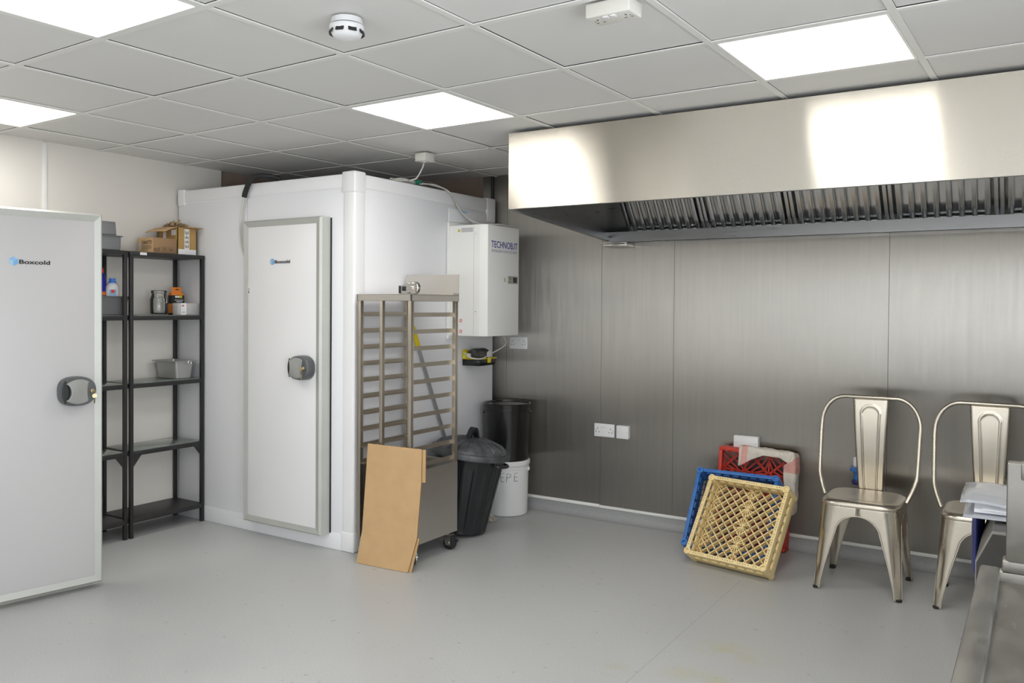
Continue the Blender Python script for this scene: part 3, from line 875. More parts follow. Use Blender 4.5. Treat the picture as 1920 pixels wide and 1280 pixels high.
q.poly([(.014, .022, .0004), (.036, .022, .0004), (.036, .043, .0004), (.014, .047, .0004)], [(0, 1, 2, 3)], Mz)
q.build('printed_emblem', plain('faded_blue_print', (.36, .44, .44), .7), zb_, smooth=False, recalc=False)
Mzx = frame((.1608, 0, 0), (0, 1, 0), (0, 0, 1))
lettering('ECO', .026, Mzx @ Matrix.Translation((.006, .013, 0)), M['ink'], zb_, width=.036)
q = MB()
q.tube([Mzx @ V((.040 + .006 * math.cos(a), .033 + .004 * math.sin(a), 0)) for a in [2 * PI * k / 12 for k in range(12)]], .0009, 5, True)
q.bar(Mzx @ V((.04, .025, 0)), Mzx @ V((.048, .038, 0)), .002, .001)
for x0 in (.062, .108):
    for a, bb in (((x0, .006), (x0 + .034, .007)), ((x0, .041), (x0 + .034, .042)), ((x0, .006), (x0 + .001, .042)), ((x0 + .033, .006), (x0 + .034, .042))):
        q.box((*a, -.0003), (*bb, .0004), 0, Mzx)
q.prism([(.073, .037), (.085, .037), (.081, .027), (.0805, .016), (.084, .014), (.074, .014), (.0775, .016), (.077, .027)], -.0002, .0004, 'Z', Mzx)
q.prism([(.116, .024), (.120, .031), (.126, .033), (.132, .031), (.136, .024)], -.0002, .0004, 'Z', Mzx); q.box((.1255, .012, -.0002), (.1265, .024, .0004), 0, Mzx)
q.build('handling_marks', M['inkf'], zb_, smooth=False)

ob = thing('cardboard_box', 'open ochre cardboard box with raised flaps and taped side beside the cold room', 'box', (.068, 1.008, TZ + .001))
b = MB(); t_ = .004; bw, bd, bh = .205, .142, .176
b.box((0, 0, 0), (bw, bd, t_)); b.box((0, 0, 0), (t_, bd, bh)); b.box((bw - t_, 0, 0), (bw, bd, bh)); b.box((0, 0, 0), (bw, t_, bh)); b.box((0, bd - t_, 0), (bw, bd, bh))
b.build('carton', M['card2'], ob, smooth=False)
b = MB().grid(lambda u, v: (bw * u - .006, -.085 * v + .0, bh - .024 * v - .010 * v * v + .004 * math.sin(3 * u)), 6, 5)
solid(b.build('flap', M['card'], ob), .003)
b = MB().grid(lambda u, v: (bw * u, bd + .0 + .012 * v, bh - .006 + .012 * v), 3, 3); solid(b.build('flap', M['card'], ob), .003)
b = MB().grid(lambda u, v: (bw + .048 * v, bd * .3 + (bd * .7 + .012) * u, bh - .004 + .004 * v), 3, 3); solid(b.build('flap', M['card2'], ob), .003)
b = MB().grid(lambda u, v: (-.05 * v, bd * u, bh - .002 + .004 * v), 3, 3); solid(b.build('flap', M['card2'], ob), .003)
b = MB().box((bw - .0005, .050, .0), (bw + .0012, .086, .168)); b.box((bw - .0005, .004, .0), (bw + .0008, .138, .036))
b.box((.055, -.001, .110), (.085, .001, .150)); b.box((.14, -.001, .125), (.185, .001, .160))
tp = b.build('tape', M['letterw'], ob, smooth=False)
b = MB()
Mt = frame((bw + .0014, 0, 0), (0, 1, 0), (0, 0, 1))
for k in range(16):
    b.box((.054 + .0075 * (k % 4), .045 + .029 * (k // 4), -.0002), (.058 + .0075 * (k % 4), .068 + .029 * (k // 4) - .004 * (k % 3), .0003), 0, Mt)
b.build('tape_print', M['inkf'], tp, smooth=False)

def crumple(n, cx, cy, cz, rx, ry, rz_, seed):
    rnd = random.Random(seed); m = MB()
    for _ in range(n):
        a = rnd.uniform(0, 2 * PI); r = math.sqrt(rnd.random())
        p = V((cx + rx * r * math.cos(a), cy + ry * r * math.sin(a), cz + rz_ * rnd.random() * (1 - .6 * r)))
        d1 = V((rnd.uniform(-1, 1), rnd.uniform(-1, 1), rnd.uniform(-.5, .5))).normalized(); d2 = d1.cross(V((rnd.uniform(-1, 1), rnd.uniform(-1, 1), rnd.uniform(-1, 1)))).normalized()
        s1, s2 = rnd.uniform(.03, .06), rnd.uniform(.007, .016); ph = rnd.uniform(0, 6)
        d3 = d1.cross(d2)
        m.grid(lambda u, v: p + d1 * s1 * (u - .5) + d2 * s2 * (v - .5) + d3 * .010 * math.sin(ph + 7 * u + 2 * v), 6, 2)
    return m
pp = crumple(62, .160, 1.079, TZ + .182, .075, .050, .044, 3).build('packing_paper', M['paper'], angle=20)
tag(pp, 'crumpled strips of brown packing paper bulging from the open cardboard box', 'packing paper', kind='stuff')

def tub(name, label, loc, L0, W0, L1, W1, H, m, rim=.010, cat='container', rz=0.0, group=None, handle=False):
    t = thing(name, label, cat, loc, rz, group)
    def rr(Lx, Wy, z, r=.018, n=4):
        pts = []
        for cx, cy, a0 in ((Lx / 2 - r, Wy / 2 - r, 0), (-Lx / 2 + r, Wy / 2 - r, PI / 2), (-Lx / 2 + r, -Wy / 2 + r, PI), (Lx / 2 - r, -Wy / 2 + r, 1.5 * PI)):
            pts += [(x, y, z) for x, y in arc(cx, cy, r, a0, a0 + PI / 2, n)]
        return pts
    b = MB(); rings = [rr(L0 - .012, W0 - .012, .0, .014), rr(L0, W0, .006), rr(L1, W1, H)]
    if rim: rings += [rr(L1 + 2 * rim, W1 + 2 * rim, H, .024), rr(L1 + 2 * rim, W1 + 2 * rim, H - .004, .024)]
    bv = [[b.bm.verts.new(p) for p in r_] for r_ in rings]
    ff = [b.bm.faces.new(bv[0][::-1])]
    n = len(bv[0])
    for A, B in zip(bv, bv[1:]):
        for k in range(n): ff.append(b.bm.faces.new((A[k], A[(k + 1) % n], B[(k + 1) % n], B[k])))
    o = b.build('pan' , m, t); solid(o, .0018)
    return t
# two upturned grey tubs on the hidden end of the top shelf
t1 = tub('storage_tub', 'lower grey plastic tub with a wide rim on the left top shelf', (.175, .545, TZ + .001), .20, .15, .205, .155, .088, M['gplastic'], .010)
t2 = tub('storage_tub', 'upper grey plastic tub standing on another on the left top shelf', (.175, .540, TZ + .0905), .17, .128, .165, .12, .082, M['gplastic'], 0)
t3 = tub('storage_tub', 'dark grey plastic tub on the glass shelf below the cleaning bottles', (.19, .555, 1.3501), .19, .175, .215, .215, .11, plain('dark_grey_plastic', (.13, .132, .138), .5), .006)
t4 = tub('bread_tin', 'grey metal tin with a flat rim on the glass shelf below the jar', (.195, 1.044, .9391), .195, .115, .215, .145, .115, M['tin'], .018)
MB().tube([(.125 + .004 * k * 0, .02 + .012 * math.cos(a), .104 + .012 * math.sin(a)) for a in [2 * PI * q / 14 for q in range(14)] for k in (0,)], .002, 6, True).build('ring_handle', M['chrome'], t4)

# a sheet of clear plastic lying over the tub carries the bottles
MB_b = MB().box((.082, .448, 1.4615), (.298, .672, 1.4635), .0005)
tag(MB_b.build('tub_lid', M['gplastic']), 'flat grey lid on the dark grey tub under the cleaning bottles', 'lid')
def bottle(name, label, loc, prof, capprof, m, mc, sx=1.0):
    t = thing(name, label, 'bottle', loc)
    S = Matrix.Scale(sx, 4, (0, 1, 0))
    MB().lathe(prof, 28, S).build('bottle_body', m, t)
    MB().lathe(capprof, 24).build('cap', mc, t)
    return t
wb = bottle('cleaning_bottle', 'white plastic bottle with bright blue cap and red label on the left shelf', (.18, .622, 1.4645),
            [(.001, 0), (.036, .0), (.038, .005), (.038, .052), (.034, .066), (.024, .078), (.020, .082)], [(.024, .076), (.023, .086), (.018, .09), (.0175, .108), (.001, .109)], M['wplastic'], M['bluecap'])
lb = MB().grid(lambda u, v: (.0386 * math.cos(-1.0 + 1.0 * u), .0386 * math.sin(-1.0 + 1.0 * u), .003 + .036 * v), 8, 1)
lbo = lb.build('label_band', M['label_b'], wb)
MB().grid(lambda u, v: (.0390 * math.cos(-.74 + .5 * u), .0390 * math.sin(-.74 + .5 * u), .018 + .020 * v), 5, 1).build('label_mark', M['label_r'], lbo)
db = bottle('cleaning_bottle', 'deep blue plastic bottle with rounded red cap, partly behind the open door', (.135, .565, 1.4645),
            [(.001, 0), (.038, .0), (.040, .006), (.040, .09), (.034, .115), (.026, .135), (.020, .142)], [(.022, .138), (.026, .146), (.026, .162), (.018, .174), (.001, .177)], M['deepblue'], M['red'])
MB().grid(lambda u, v: (.0405 * math.cos(-1.4 + 2.6 * u), .0405 * math.sin(-1.4 + 2.6 * u), .004 + .022 * v), 10, 1).build('label_band', M['orange'], db)

jar = thing('glass_jar', 'empty clear glass jar with a flat lid on the upper glass shelf', 'jar', (.18, .938, 1.3501))
prof = [(.001, .004), (.044, .004), (.051, .010), (.053, .022), (.053, .098), (.047, .116), (.044, .124), (.044, .136), (.041, .136), (.041, .122), (.044, .114), (.050, .096), (.050, .022), (.047, .012), (.001, .009)]
MB().lathe(prof, 40, cap0=False, cap1=False).build('jar_body', M['glass'], jar)
MB().lathe([(.001, .137), (.046, .137), (.047, .140), (.047, .152), (.044, .155), (.001, .155)], 40).build('lid', M['glass'], jar)
MB().tube([(.0455 * math.cos(a), .0455 * math.sin(a), .1365) for a in [2 * PI * k / 40 for k in range(40)]], .0016, 6, True).build('seal', M['handle_lt'], jar)
MB().tube(smooth_path([(.046, .012, .122), (.056, .014, .110), (.058, .016, .085), (.056, .010, .075), (.056, -.006, .085), (.050, -.012, .118)], 4), .0012, 5).build('clip_wire', M['chrome'], jar)

op = thing('card_packet', 'orange and black hanging card packet beside the glass jar', 'packet', (.165, 1.076, 1.3501), .0)
MB().box((-.018, -.046, 0), (.018, .046, .140), .001).build('packet', M['orange'], op)
MB().box((.012, -.046, .138), (.0135, .030, .178), .0005).build('hanger', M['orange'], op)
MB().box((.0130, -.017, .160), (.0142, .009, .166)).build('hanger_slot', M['ink'], op, smooth=False)
b = MB().box((-.0185, -.0465, .072), (.0186, .0465, .126)); b.box((-.0185, -.0465, 0), (.0186, .0465, .010)); b.build('black_band', M['ink'], op, smooth=False)
b = MB(); b.box((.0188, -.022, .110), (.0192, .012, .122)); b.box((.0188, -.024, .093), (.0192, .040, .0965)); b.box((.0188, -.012, .082), (.0192, .032, .0865)); b.build('printed_lines', M['letterw'], op, smooth=False)
MB().box((.0188, .010, .108), (.0192, .030, .124)).build('printed_flash', M['yellow'], op, smooth=False)

gb = thing('glove_box', 'small pale grey carton with a white and red label on the glass shelf', 'box', (.225, 1.006, 1.3501))
MB().box((0, 0, 0), (.055, .160, .075), .0015).build('carton', plain('pale_grey_card', (.50, .49, .49), .7), gb)
b = MB().box((-.0004, .022, -.0002), (.0556, .062, .0754)); lo = b.build('label_band', M['letterw'], gb, smooth=False)
lettering('3M', .014, frame((.0558, .026, .054), (0, 1, 0), (0, 0, 1)), M['label_r'], lo, bold=.0006)
b = MB(); b.box((.0556, .028, .034), (.056, .052, .036)); b.box((.0556, .030, .013), (.056, .052, .021)); b.build('printed_lines', M['greylabel'], lo, smooth=False)

# label stuck to the shelf edge
se = MB().box((.3022, .063, TZ - .020), (.3035, .107, TZ - .004)); se.build('paper_label', M['letterw'], SU, smooth=False)['label'] = 'small white paper label on the shelf edge'

# ------------------------------------------------------------------ tray rack
RX, RY, RW, RD = 1.686, 1.155, .389, .43
RZ0, RH = .105, 1.482
rk = thing('tray_rack', 'tall stainless steel tray rack trolley on castors in front of the cold room', 'tray rack', (RX, RY, 0))
pw = .024
for x in (0, RW - pw):
    for y in (0, RD - pw):
        MB().box((x, y, RZ0), (x + pw, y + pw, RH - .03), .0015).build('post', M['racksteel'], rk)
MB().box((.164, -.001, .11), (.164 + .022, .021, RH - .035), .0015).build('stop_bar', M['racksteel'], rk)
b = MB().box((-.003, -.003, RH - .036), (RW + .003, .004, RH), .001); b.box((RW - .004, -.003, RH - .036), (RW + .003, RD + .003, RH), .001); b.box((-.003, -.003, RH - .036), (.004, RD + .003, RH), .001); b.box((-.003, RD - .004, RH - .036), (RW + .003, RD + .003, RH), .001)
b.box((-.003, -.003, RH - .003), (RW + .003, RD + .003, RH), .001)
b.build('top_tray', M['steel'], rk, smooth=False)
b = MB().box((-.003, RD, RH - .002), (RW + .003, RD + .003, RH + .122)); b.box((-.003, RD - .05, RH), (RW + .003, RD, RH + .012))
b.build('upstand', M['steel'], rk, smooth=False)
for k in range(10):
    z = 1.370 - .0925 * k
    for sx in (0, 1):
        f = MB()
        x0 = pw - .002 if sx == 0 else RW - pw + .002
        s_ = 1 if sx == 0 else -1
        prof = [(x0 - s_ * .001, z + .012), (x0 + s_ * .0008, z + .012), (x0 + s_ * .0008, z - .010), (x0 + s_ * .026, z - .010), (x0 + s_ * .026, z - .012), (x0 - s_ * .001, z - .012)]
        f.prism(prof, .004, RD - .004, 'Y')
        f.build('tray_runner', M['racksteel'], rk, smooth=False)
for sx in (0, 1):
    MB().box((-.001 if sx == 0 else RW - .002, -.001, RZ0), (.002 if sx == 0 else RW + .001, RD + .001, .512), .0005).build('side_panel', M['steel'], rk, smooth=False)
MB().box((.002, .002, RZ0), (RW - .002, RD - .002, RZ0 + .004)).build('bottom_shelf', M['darksteel'], rk, smooth=False)
MB().box((.002, RD - .004, RZ0), (RW - .002, RD - .001, .512)).build('back_panel', M['darksteel'], rk, smooth=False)
b = MB().box((pw, RD - .02, .512), (RW - pw, RD - .004, .522)); b.build('cross_bar', M['racksteel'], rk, smooth=False)
def castor(parent, loc, ang, R=.042, top=None, z0=0.0, brake=True):
    """swivel castor with its wheel contact at loc"""
    Mc = Matrix.Translation(loc) @ Matrix.Rotation(ang, 4, 'Z')
    o = MB()
    wheel = [(.012, -.015), (.034, -.015), (R - .002, -.011), (R, -.005), (R, .005), (R - .002, .011), (.034, .015), (.012, .015)]
    o.lathe(wheel, 28, Mc @ Matrix.Translation((.0, 0, R)) @ Matrix.Rotation(PI / 2, 4, 'X'))
    w_ = o.build('castor_wheel', M['rubber'], parent)
    f = MB()
    for s_ in (-1, 1):
        f.prism([(-.016, R - .014), (.016, R - .014), (.040, R + .044), (-.012, R + .046)], s_ * .019, s_ * .022, 'Y', Mc)
    f.box((-.014, -.022, R + .043), (.042, .022, R + .047), .001, Mc)
    f.lathe([(.020, 0), (.022, .004), (.022, .012), (.014, .016)], 20, Mc @ Matrix.Translation((.02, 0, R + .047)))
    f.lathe([(.006, -.026), (.006, .026)], 10, Mc @ Matrix.Translation((0, 0, R)) @ Matrix.Rotation(PI / 2, 4, 'X'))
    fk = f.build('castor_fork', M['chrome'], parent)
    if brake:
        MB().prism([(-.03, R + .012), (-.048, R + .004), (-.05, R + .012), (-.012, R + .036), (-.004, R + .03)], -.014, .014, 'Y', Mc).build('brake_pedal', M['bplastic'], fk)
castor(rk, (.030, .035, 0), 2.5)
castor(rk, (RW - .012, .040, 0), 2.3, brake=False)
castor(rk, (.03, RD - .03, 0), 1.2, brake=False)
castor(rk, (RW - .024, RD - .035, 0), 3.3)
# loose castor lying on top
lc = thing('loose_castor', 'loose chrome castor lying on top of the tray rack', 'castor', (RX + .33, RY + .10, RH + .001), .0)
b = MB(); b.lathe([(.001, -.012), (.030, -.012), (.035, -.009), (.035, .009), (.030, .012), (.001, .012)], 30, frame((0, 0, .036), (1, 0, 0), (0, 0, 1)))
b.build('wheel', M['chrome'], lc)
b = MB(); b.prism([(-.012, .012), (.02, .008), (.02, .062), (-.05, .058), (-.085, .046), (-.085, .006), (-.05, .004)], -.019, -.016, 'Y'); b.prism([(-.012, .012), (.02, .008), (.02, .062), (-.05, .058), (-.085, .046), (-.085, .006), (-.05, .004)], .016, .019, 'Y'); b.box((-.086, -.019, .004), (-.08, .019, .048), .001)
b.lathe([(.012, 0), (.008, .006), (.005, .007)], 16, frame((0, -.02, .036), (1, 0, 0), (0, 0, 1)))
b.bar((.0, -.024, .036), (.028, -.024, .030), .009, .004)
b.build('fork', M['chrome'], lc)
b = MB().box((-.098, -.022, .004), (-.080, .022, .048), .004); b.box((-.072, -.0235, .018), (-.046, -.018, .044), .003); b.build('brake', M['bplastic'], lc)
MB().lathe([(.001, 0), (.011, 0), (.011, .006), (.005, .012), (.001, .012)], 16, Matrix.Translation((-.038, 0, .058))).build('stem_nut', M['chrome'], lc)

# ------------------------------------------------------------------ folded flat cardboard leaning on the rack
cb = thing('cardboard_sheet', 'flattened brown cardboard box leaning against the front of the tray rack', 'cardboard', (0, 0, 0))
prof = [((1.781, 1.056, .001), (2.128, 1.078, .001)), ((1.798, 1.084, .178), (2.166, 1.107, .184)), ((1.796, 1.114, .475), (2.170, 1.136, .478)), ((1.797, 1.129, .652), (2.166, 1.1445, .652))]
def slab(a0, b0, a1, b1, off=0.0, t=.006):
    m = MB(); a0, b0, a1, b1 = map(V, (a0, b0, a1, b1))
    n = (b0 - a0).cross(a1 - a0).normalized()
    if n.y > 0: n = -n
    def fn(w):
        return [p + n * w for p in (a0, b0, b1, a1)]
    vs = fn(off) + fn(off + t)
    m.mi = 0; m.poly(vs, [(0, 3, 2, 1), (4, 5, 6, 7)])
    m.mi = 1; m.poly(vs, [(0, 1, 5, 4), (1, 2, 6, 5), (2, 3, 7, 6), (3, 0, 4, 7)])
    return m
s0 = slab(prof[0][0], prof[0][1], prof[1][0], prof[1][1]); s0.build('lower_flap', [M['card'], M['cardedge']], cb, smooth=False)
s0 = slab(prof[1][0], prof[1][1], prof[2][0], prof[2][1]); s0.build('middle_panel', [M['card'], M['cardedge']], cb, smooth=False)
s0 = slab(prof[2][0], prof[2][1], prof[3][0], prof[3][1]); s0.build('upper_flap', [M['card'], M['cardedge']], cb, smooth=False)
e = V((.022, .006, 0))
s0 = slab(V(prof[0][0]) + V((.02, .008, 0)), V(prof[0][1]) + V((.016, .008, 0)), V(prof[1][0]) + V((.02, .006, 0)), V(prof[1][1]) + V((.010, .006, -.002)), -.004, .0055); s0.build('lower_back_flap', [M['card'], M['cardedge']], cb, smooth=False)
s0 = slab(V(prof[2][0]) + V((.02, .006, -.005)), V(prof[2][1]) + V((.020, .006, -.002)), V(prof[3][0]) + V((.02, .004, -.004)), V(prof[3][1]) + V((.020, .004, -.002)), -.004, .0055); s0.build('upper_back_flap', [M['card'], M['cardedge']], cb, smooth=False)

# ------------------------------------------------------------------ dustbin, buckets, mop
A = V((.117, .075, .99)).normalized()
dbn = thing('dustbin', 'black ribbed plastic dustbin with domed lid tilting beside the tray rack', 'dustbin', (1.878, 1.880, .0265))
q = V((0, 0, 1)).rotation_difference(A); Mb = q.to_matrix().to_4x4() @ Matrix.Rotation(math.radians(35), 4, 'Z')
def ribs(a, i):
    if 2 <= i <= 5:
        w_ = (a * 18 / (2 * PI)) % 1
        return 1.0 if w_ < .35 else (.972 if .42 < w_ < .93 else .986)
    return 1.0
prof = [(.150, 0), (.166, .006), (.168, .03), (.172, .05), (.212, .40), (.214, .42), (.222, .46), (.226, .478)]
MB().lathe(prof, 144, Mb, ribs, True, True).build('bin_body', M['bplastic'], dbn, angle=25)
def ridg(a, i):
    return 1.0
lid = MB()
lp = [(.236, .468), (.250, .470), (.252, .490), (.246, .504), (.226, .506), (.220, .516), (.200, .532), (.15, .553), (.09, .568), (.04, .574), (.001, .575)]
lid.lathe(lp, 96, Mb, None, False, True)
for v in lid.bm.verts: pass
ld = lid.build('lid', M['dust'], dbn)
r_ = MB()
for k in range(22):
    a = 2 * PI * k / 22
    pts = [Mb @ V((r * math.cos(a), r * math.sin(a), z + .0015)) for r, z in ((.218, .516), (.200, .532), (.15, .553), (.09, .568), (.05, .573))]
    r_.tube(pts, [.006, .006, .005, .004, .003], 6)
r_.build('lid_rib', M['dust'], ld)
h_ = MB()
h_.prism([(-.075, .566), (-.05, .572), (-.03, .622), (-.012, .640), (.012, .640), (.030, .622), (.05, .572), (.075, .566), (.05, .562), (.03, .575), (.014, .615), (-.014, .615), (-.03, .575), (-.05, .562)], -.018, .018, 'Y', Mb @ Matrix.Rotation(.9, 4, 'Z'))
h_.build('lid_handle', M['bplastic'], ld)
for sx in (0, 1):
    Mh = Mb @ Matrix.Rotation(-.62 + sx * PI, 4, 'Z')
    h_ = MB()
    h_.tube([Mh @ V(p) for p in smooth_path([(.216, -.055, .452), (.256, -.050, .447), (.266, 0, .446), (.256, .050, .447), (.216, .055, .452)], 5)], .010, 8)
    hh = h_.build('bin_handle', M['bplastic'], dbn)
    h_ = MB()
    for yy in (-.03, .03):
        h_.tube([Mh @ V(p) for p in ((.222, yy - .012, .462), (.225, yy - .012, .435), (.226, yy + .012, .435), (.223, yy + .012, .462))], .0028, 6)
    h_.build('lid_clamp', M['chrome'], hh)

def bucket(label, loc, r0, r1, H, m, wire, text=None, rz=0):
    t = thing('plastic_bucket', label, 'bucket', loc, rz)
    prof = [(r0 - .006, 0), (r0, .005), (r1, H - .055), (r1 + .004, H - .054), (r1 + .004, H - .046), (r1, H - .045), (r1, H - .012)]
    MB().lathe(prof, 56).build('bucket_body', m, t)
    lp = [(r1 + .002, H - .03), (r1 + .009, H - .03), (r1 + .010, H - .004), (r1 + .006, H), (r1 - .004, H), (r1 - .006, H - .008), (.001, H - .008)]
    MB().lathe(lp, 56, cap0=False).build('lid', m, t)
    hb = MB(); hb.tube([(( r1 + .006) * math.cos(a) , (r1 + .014) * math.sin(a), H - .06 - .07 * math.sin(max(0, min(PI, a + .1)))) for a in [PI * k / 20 for k in range(21)]], .002, 6)
    hb.build('bail_handle', wire, t)
    for s_ in (-1, 1):
        MB().box((s_ * (r1 - .002), -.012, H - .075), (s_ * (r1 + .010), .012, H - .052), .003).build('handle_lug', m, t)
    return t
bk = (1.846, 2.478)
wbk = bucket('white plastic bucket with lid and black handwriting, under the black bucket', (*bk, .001), .143, .150, .372, M['wplastic'], M['chrome'], rz=.35)
bbk = bucket('black plastic bucket with lid stacked on the white bucket', (*bk, .3745), .145, .155, .385, M['bplastic2'], M['chrome'], rz=.55)
# handwriting on the white bucket, wrapped on its curved side
def on_bucket(u, z):   # u: metres round the bucket measured from the camera side
    a = math.radians(-57) + u / .147
    rz_ = .35
    r = .1485
    p = V((r * math.cos(a), r * math.sin(a), z)); return Matrix.Rotation(-rz_, 4, 'Z') @ p
strokes = [[(-.055, .30), (-.052, .245)], [(-.055, .30), (-.030, .302)], [(-.053, .273), (-.035, .274)], [(-.052, .245), (-.030, .243)],
           [(-.015, .243), (-.012, .30)], [(-.012, .30), (.012, .296), (.014, .278), (-.012, .270)],
           [(.038, .246), (.040, .30)], [(.040, .30), (.064, .302)], [(.040, .274), (.060, .276)], [(.038, .246), (.064, .247)]]
hw = MB()
for s_ in strokes:
    pts = []
    for (a, b_) in zip(s_, s_[1:]):
        for k in range(5): pts.append(on_bucket(a[0] + (b_[0] - a[0]) * k / 4 + .012, a[1] + (b_[1] - a[1]) * k / 4 - .006))
    hw.tube(pts, .0016, 5)
hw.build('lettering', M['ink'], wbk)

mp = thing('string_mop', 'mop with yellow grip and steel handle leaning on the cold room behind the rack', 'mop', (0, 0, 0))
m0, m1 = V((1.667, 1.660, 1.302)), V((1.672, 2.205, .12))
dr = (m1 - m0)
MB().tube([m0 + dr * .11, m1], .011, 12).build('mop_handle', M['tin'], mp)
MB().tube([m0, m0 + dr * .02, m0 + dr * .115], [.012, .017, .016], 12).build('grip', M['yellow'], mp)
rnd = random.Random(5); ms = MB()
for k in range(90):
    a = rnd.uniform(-.9, 2.3); r = rnd.uniform(.05, .135)
    base = m1 + V((0, 0, -.01))
    e_ = V((max(1.655, 1.80 + r * math.cos(a) * .9), 2.215 + r * math.sin(a) * .62, .007))
    mid = (base + e_) / 2 + V((0, 0, .03)) + V((math.cos(a), math.sin(a), 0)) * .02
    ms.tube(smooth_path([base, mid, e_ + V((0, 0, .004)), e_ + V((rnd.uniform(-.02, .02), rnd.uniform(-.02, .02), 0))], 3), .0042, 5)
ms.build('mop_head', M['mop'], mp)
MB().lathe([(.02, 0), (.024, .03), (.014, .05)], 14, Matrix.Translation(m1 + V((0, 0, -.02)))).build('socket', M['bplastic'], mp)

# ------------------------------------------------------------------ crates
def crate_frame(px, py, yw, a, roll=0.0, z=0.0):
    X = V((math.cos(yw), math.sin(yw), 0)); n0 = V((X.y, -X.x, 0))
    U = math.cos(a) * V((0, 0, 1)) - math.sin(a) * n0
    Mx_ = frame((px, py, z), X, U)          # z axis = X x U = toward the room
    return Mx_ @ Matrix.Rotation(roll, 4, 'Z')
def rail_box(m, W, D, w, z0, z1, Mx_):
    """four rails round the rim"""
    m.box((0, 0, z0), (W, w, z1), .003, Mx_); m.box((0, W - w if D is None else D - w, z0), (W, W if D is None else D, z1), .003, Mx_)
    H = W if D is None else D
    m.box((0, w, z0), (w, H - w, z1), .003, Mx_); m.box((W - w, w, z0), (W, H - w, z1), .003, Mx_)

def dish_rack(label, Mx_, m, pattern, mgrid):
    W, Dp = .48, .112
    t = thing('dishwasher_rack', label, 'dishwasher rack', Mx_.translation)
    Ml = Mx_.copy(); Ml.translation = (0, 0, 0)
    b = MB()
    # walls: solid front rim and back rail joined by uprights, so slots show between
    rail_box(b, W, None, .022, Dp - .012, Dp, Ml)
    rail_box(b, W, None, .010, Dp - .034, Dp - .010, Ml)
    rail_box(b, W, None, .012, 0, .052, Ml)
    for k in range(9):
        s_ = .03 + (W - .06) * k / 8
        for a, c_ in (((s_ - .006, .002, .05), (s_ + .006, .012, Dp - .01)), ((s_ - .006, W - .012, .05), (s_ + .006, W - .002, Dp - .01)),
                      ((.002, s_ - .006, .05), (.012, s_ + .006, Dp - .01)), ((W - .012, s_ - .006, .05), (W - .002, s_ + .006, Dp - .01))):
            b.box(a, c_, .001, Ml)
    b.build('wall_frame', m, t)
    # hollow corner tubes
    for cx, cy in ((.016, .016), (W - .016, .016), (.016, W - .016), (W - .016, W - .016)):
        c = MB(); n = 20
        c.lathe([(.020, .0), (.020, Dp + .004), (.018, Dp + .006), (.0115, Dp + .006), (.0105, Dp + .003), (.0105, Dp - .03)], n, Ml @ Matrix.Translation((cx, cy, 0)), None, True, True)
        c.build('corner_tube', m, t)
    # small holes along the rim
    d = MB()
    for k in range(26):
        s_ = .055 + (W - .11) * k / 25
        if k % 6 == 5: continue
        for p in ((s_, .011), (s_, W - .011), (.011, s_), (W - .011, s_)):
            d.box((p[0] - .0022, p[1] - .0022, Dp - .002), (p[0] + .0022, p[1] + .0022, Dp + .0004), 0, Ml)
    d.build('rim_hole', M['inkf'] if pattern == 'star' else M['wire'], t, smooth=False)
    g = MB()
    if pattern == 'star':
        n = 8; c0, c1 = .026, W - .026; st_ = (c1 - c0) / n
        def bar2(p, q, w_, z0, z1): 
            dx, dy = q[0] - p[0], q[1] - p[1]; Lr = math.hypot(dx, dy); an = math.atan2(dy, dx)
            g.box((0, -w_ / 2, z0), (Lr, w_ / 2, z1), 0, Ml @ Matrix.Translation((p[0], p[1], 0)) @ Matrix.Rotation(an, 4, 'Z'))
        # crossing diagonals make the diamond mesh
        for k in range(-n + 1, n):
            a0 = (max(0, k), max(0, -k)); a1 = (min(n, n + k), min(n, n - k))
            p = (c0 + a0[0] * st_, c0 + a0[1] * st_); q_ = (c0 + a1[0] * st_, c0 + a1[1] * st_)
            bar2(p, q_, .0055, .006, .036)
            bar2((p[0], W - p[1]), (q_[0], W - q_[1]), .0055, .010, .040)
        # star clusters: radial ribs at every fourth crossing
        for ci in (0, 4, 8):
            for cj in (0, 2, 4, 6, 8):
                cx, cy = c0 + ci * st_, c0 + cj * st_
                for ang in (PI / 2, PI / 8, 7 * PI / 8, 3 * PI / 8, 5 * PI / 8):
                    r = st_ * .95
                    x0, y0 = cx - r * math.cos(ang), cy - r * math.sin(ang); x1_, y1_ = cx + r * math.cos(ang), cy + r * math.sin(ang)
                    x0, x1_ = [min(max(v, c0 - .012), c1 + .012) for v in (x0, x1_)]; y0, y1_ = [min(max(v, c0 - .012), c1 + .012) for v in (y0, y1_)]
                    if math.hypot(x1_ - x0, y1_ - y0) > .02: bar2((x0, y0), (x1_, y1_), .0035, .008, .034)
        # posts rising from crossings
        for i in range(n + 1):
            for j in range(n + 1):
                g.lathe([(.0042, .03), (.0032, .052)], 6, Ml @ Matrix.Translation((c0 + i * st_, c0 + j * st_, 0)))
    else:
        for k in range(13):
            s_ = .03 + (W - .06) * k / 12
            g.bar(Ml @ V((s_, .012, .012)), Ml @ V((s_, W - .012, .012)), .0045, .0045); g.bar(Ml @ V((.012, s_, .018)), Ml @ V((W - .012, s_, .018)), .0045, .0045)
    g.build('base_grid', mgrid, t, smooth=False)
    # pierced side skirts between corner tubes
    return t
yl = dish_rack('cream plastic dishwasher rack with diamond mesh, frontmost of the leaning crates', crate_frame(3.314, 2.128, -.187, .615, 0, .002), M['cream'], 'star', M['cream'])
bl = dish_rack('blue plastic dishwasher rack leaning between the cream rack and red crate', crate_frame(3.222, 2.284, -.01, .583, 0, .002), M['blue'], 'wire', M['wire'])

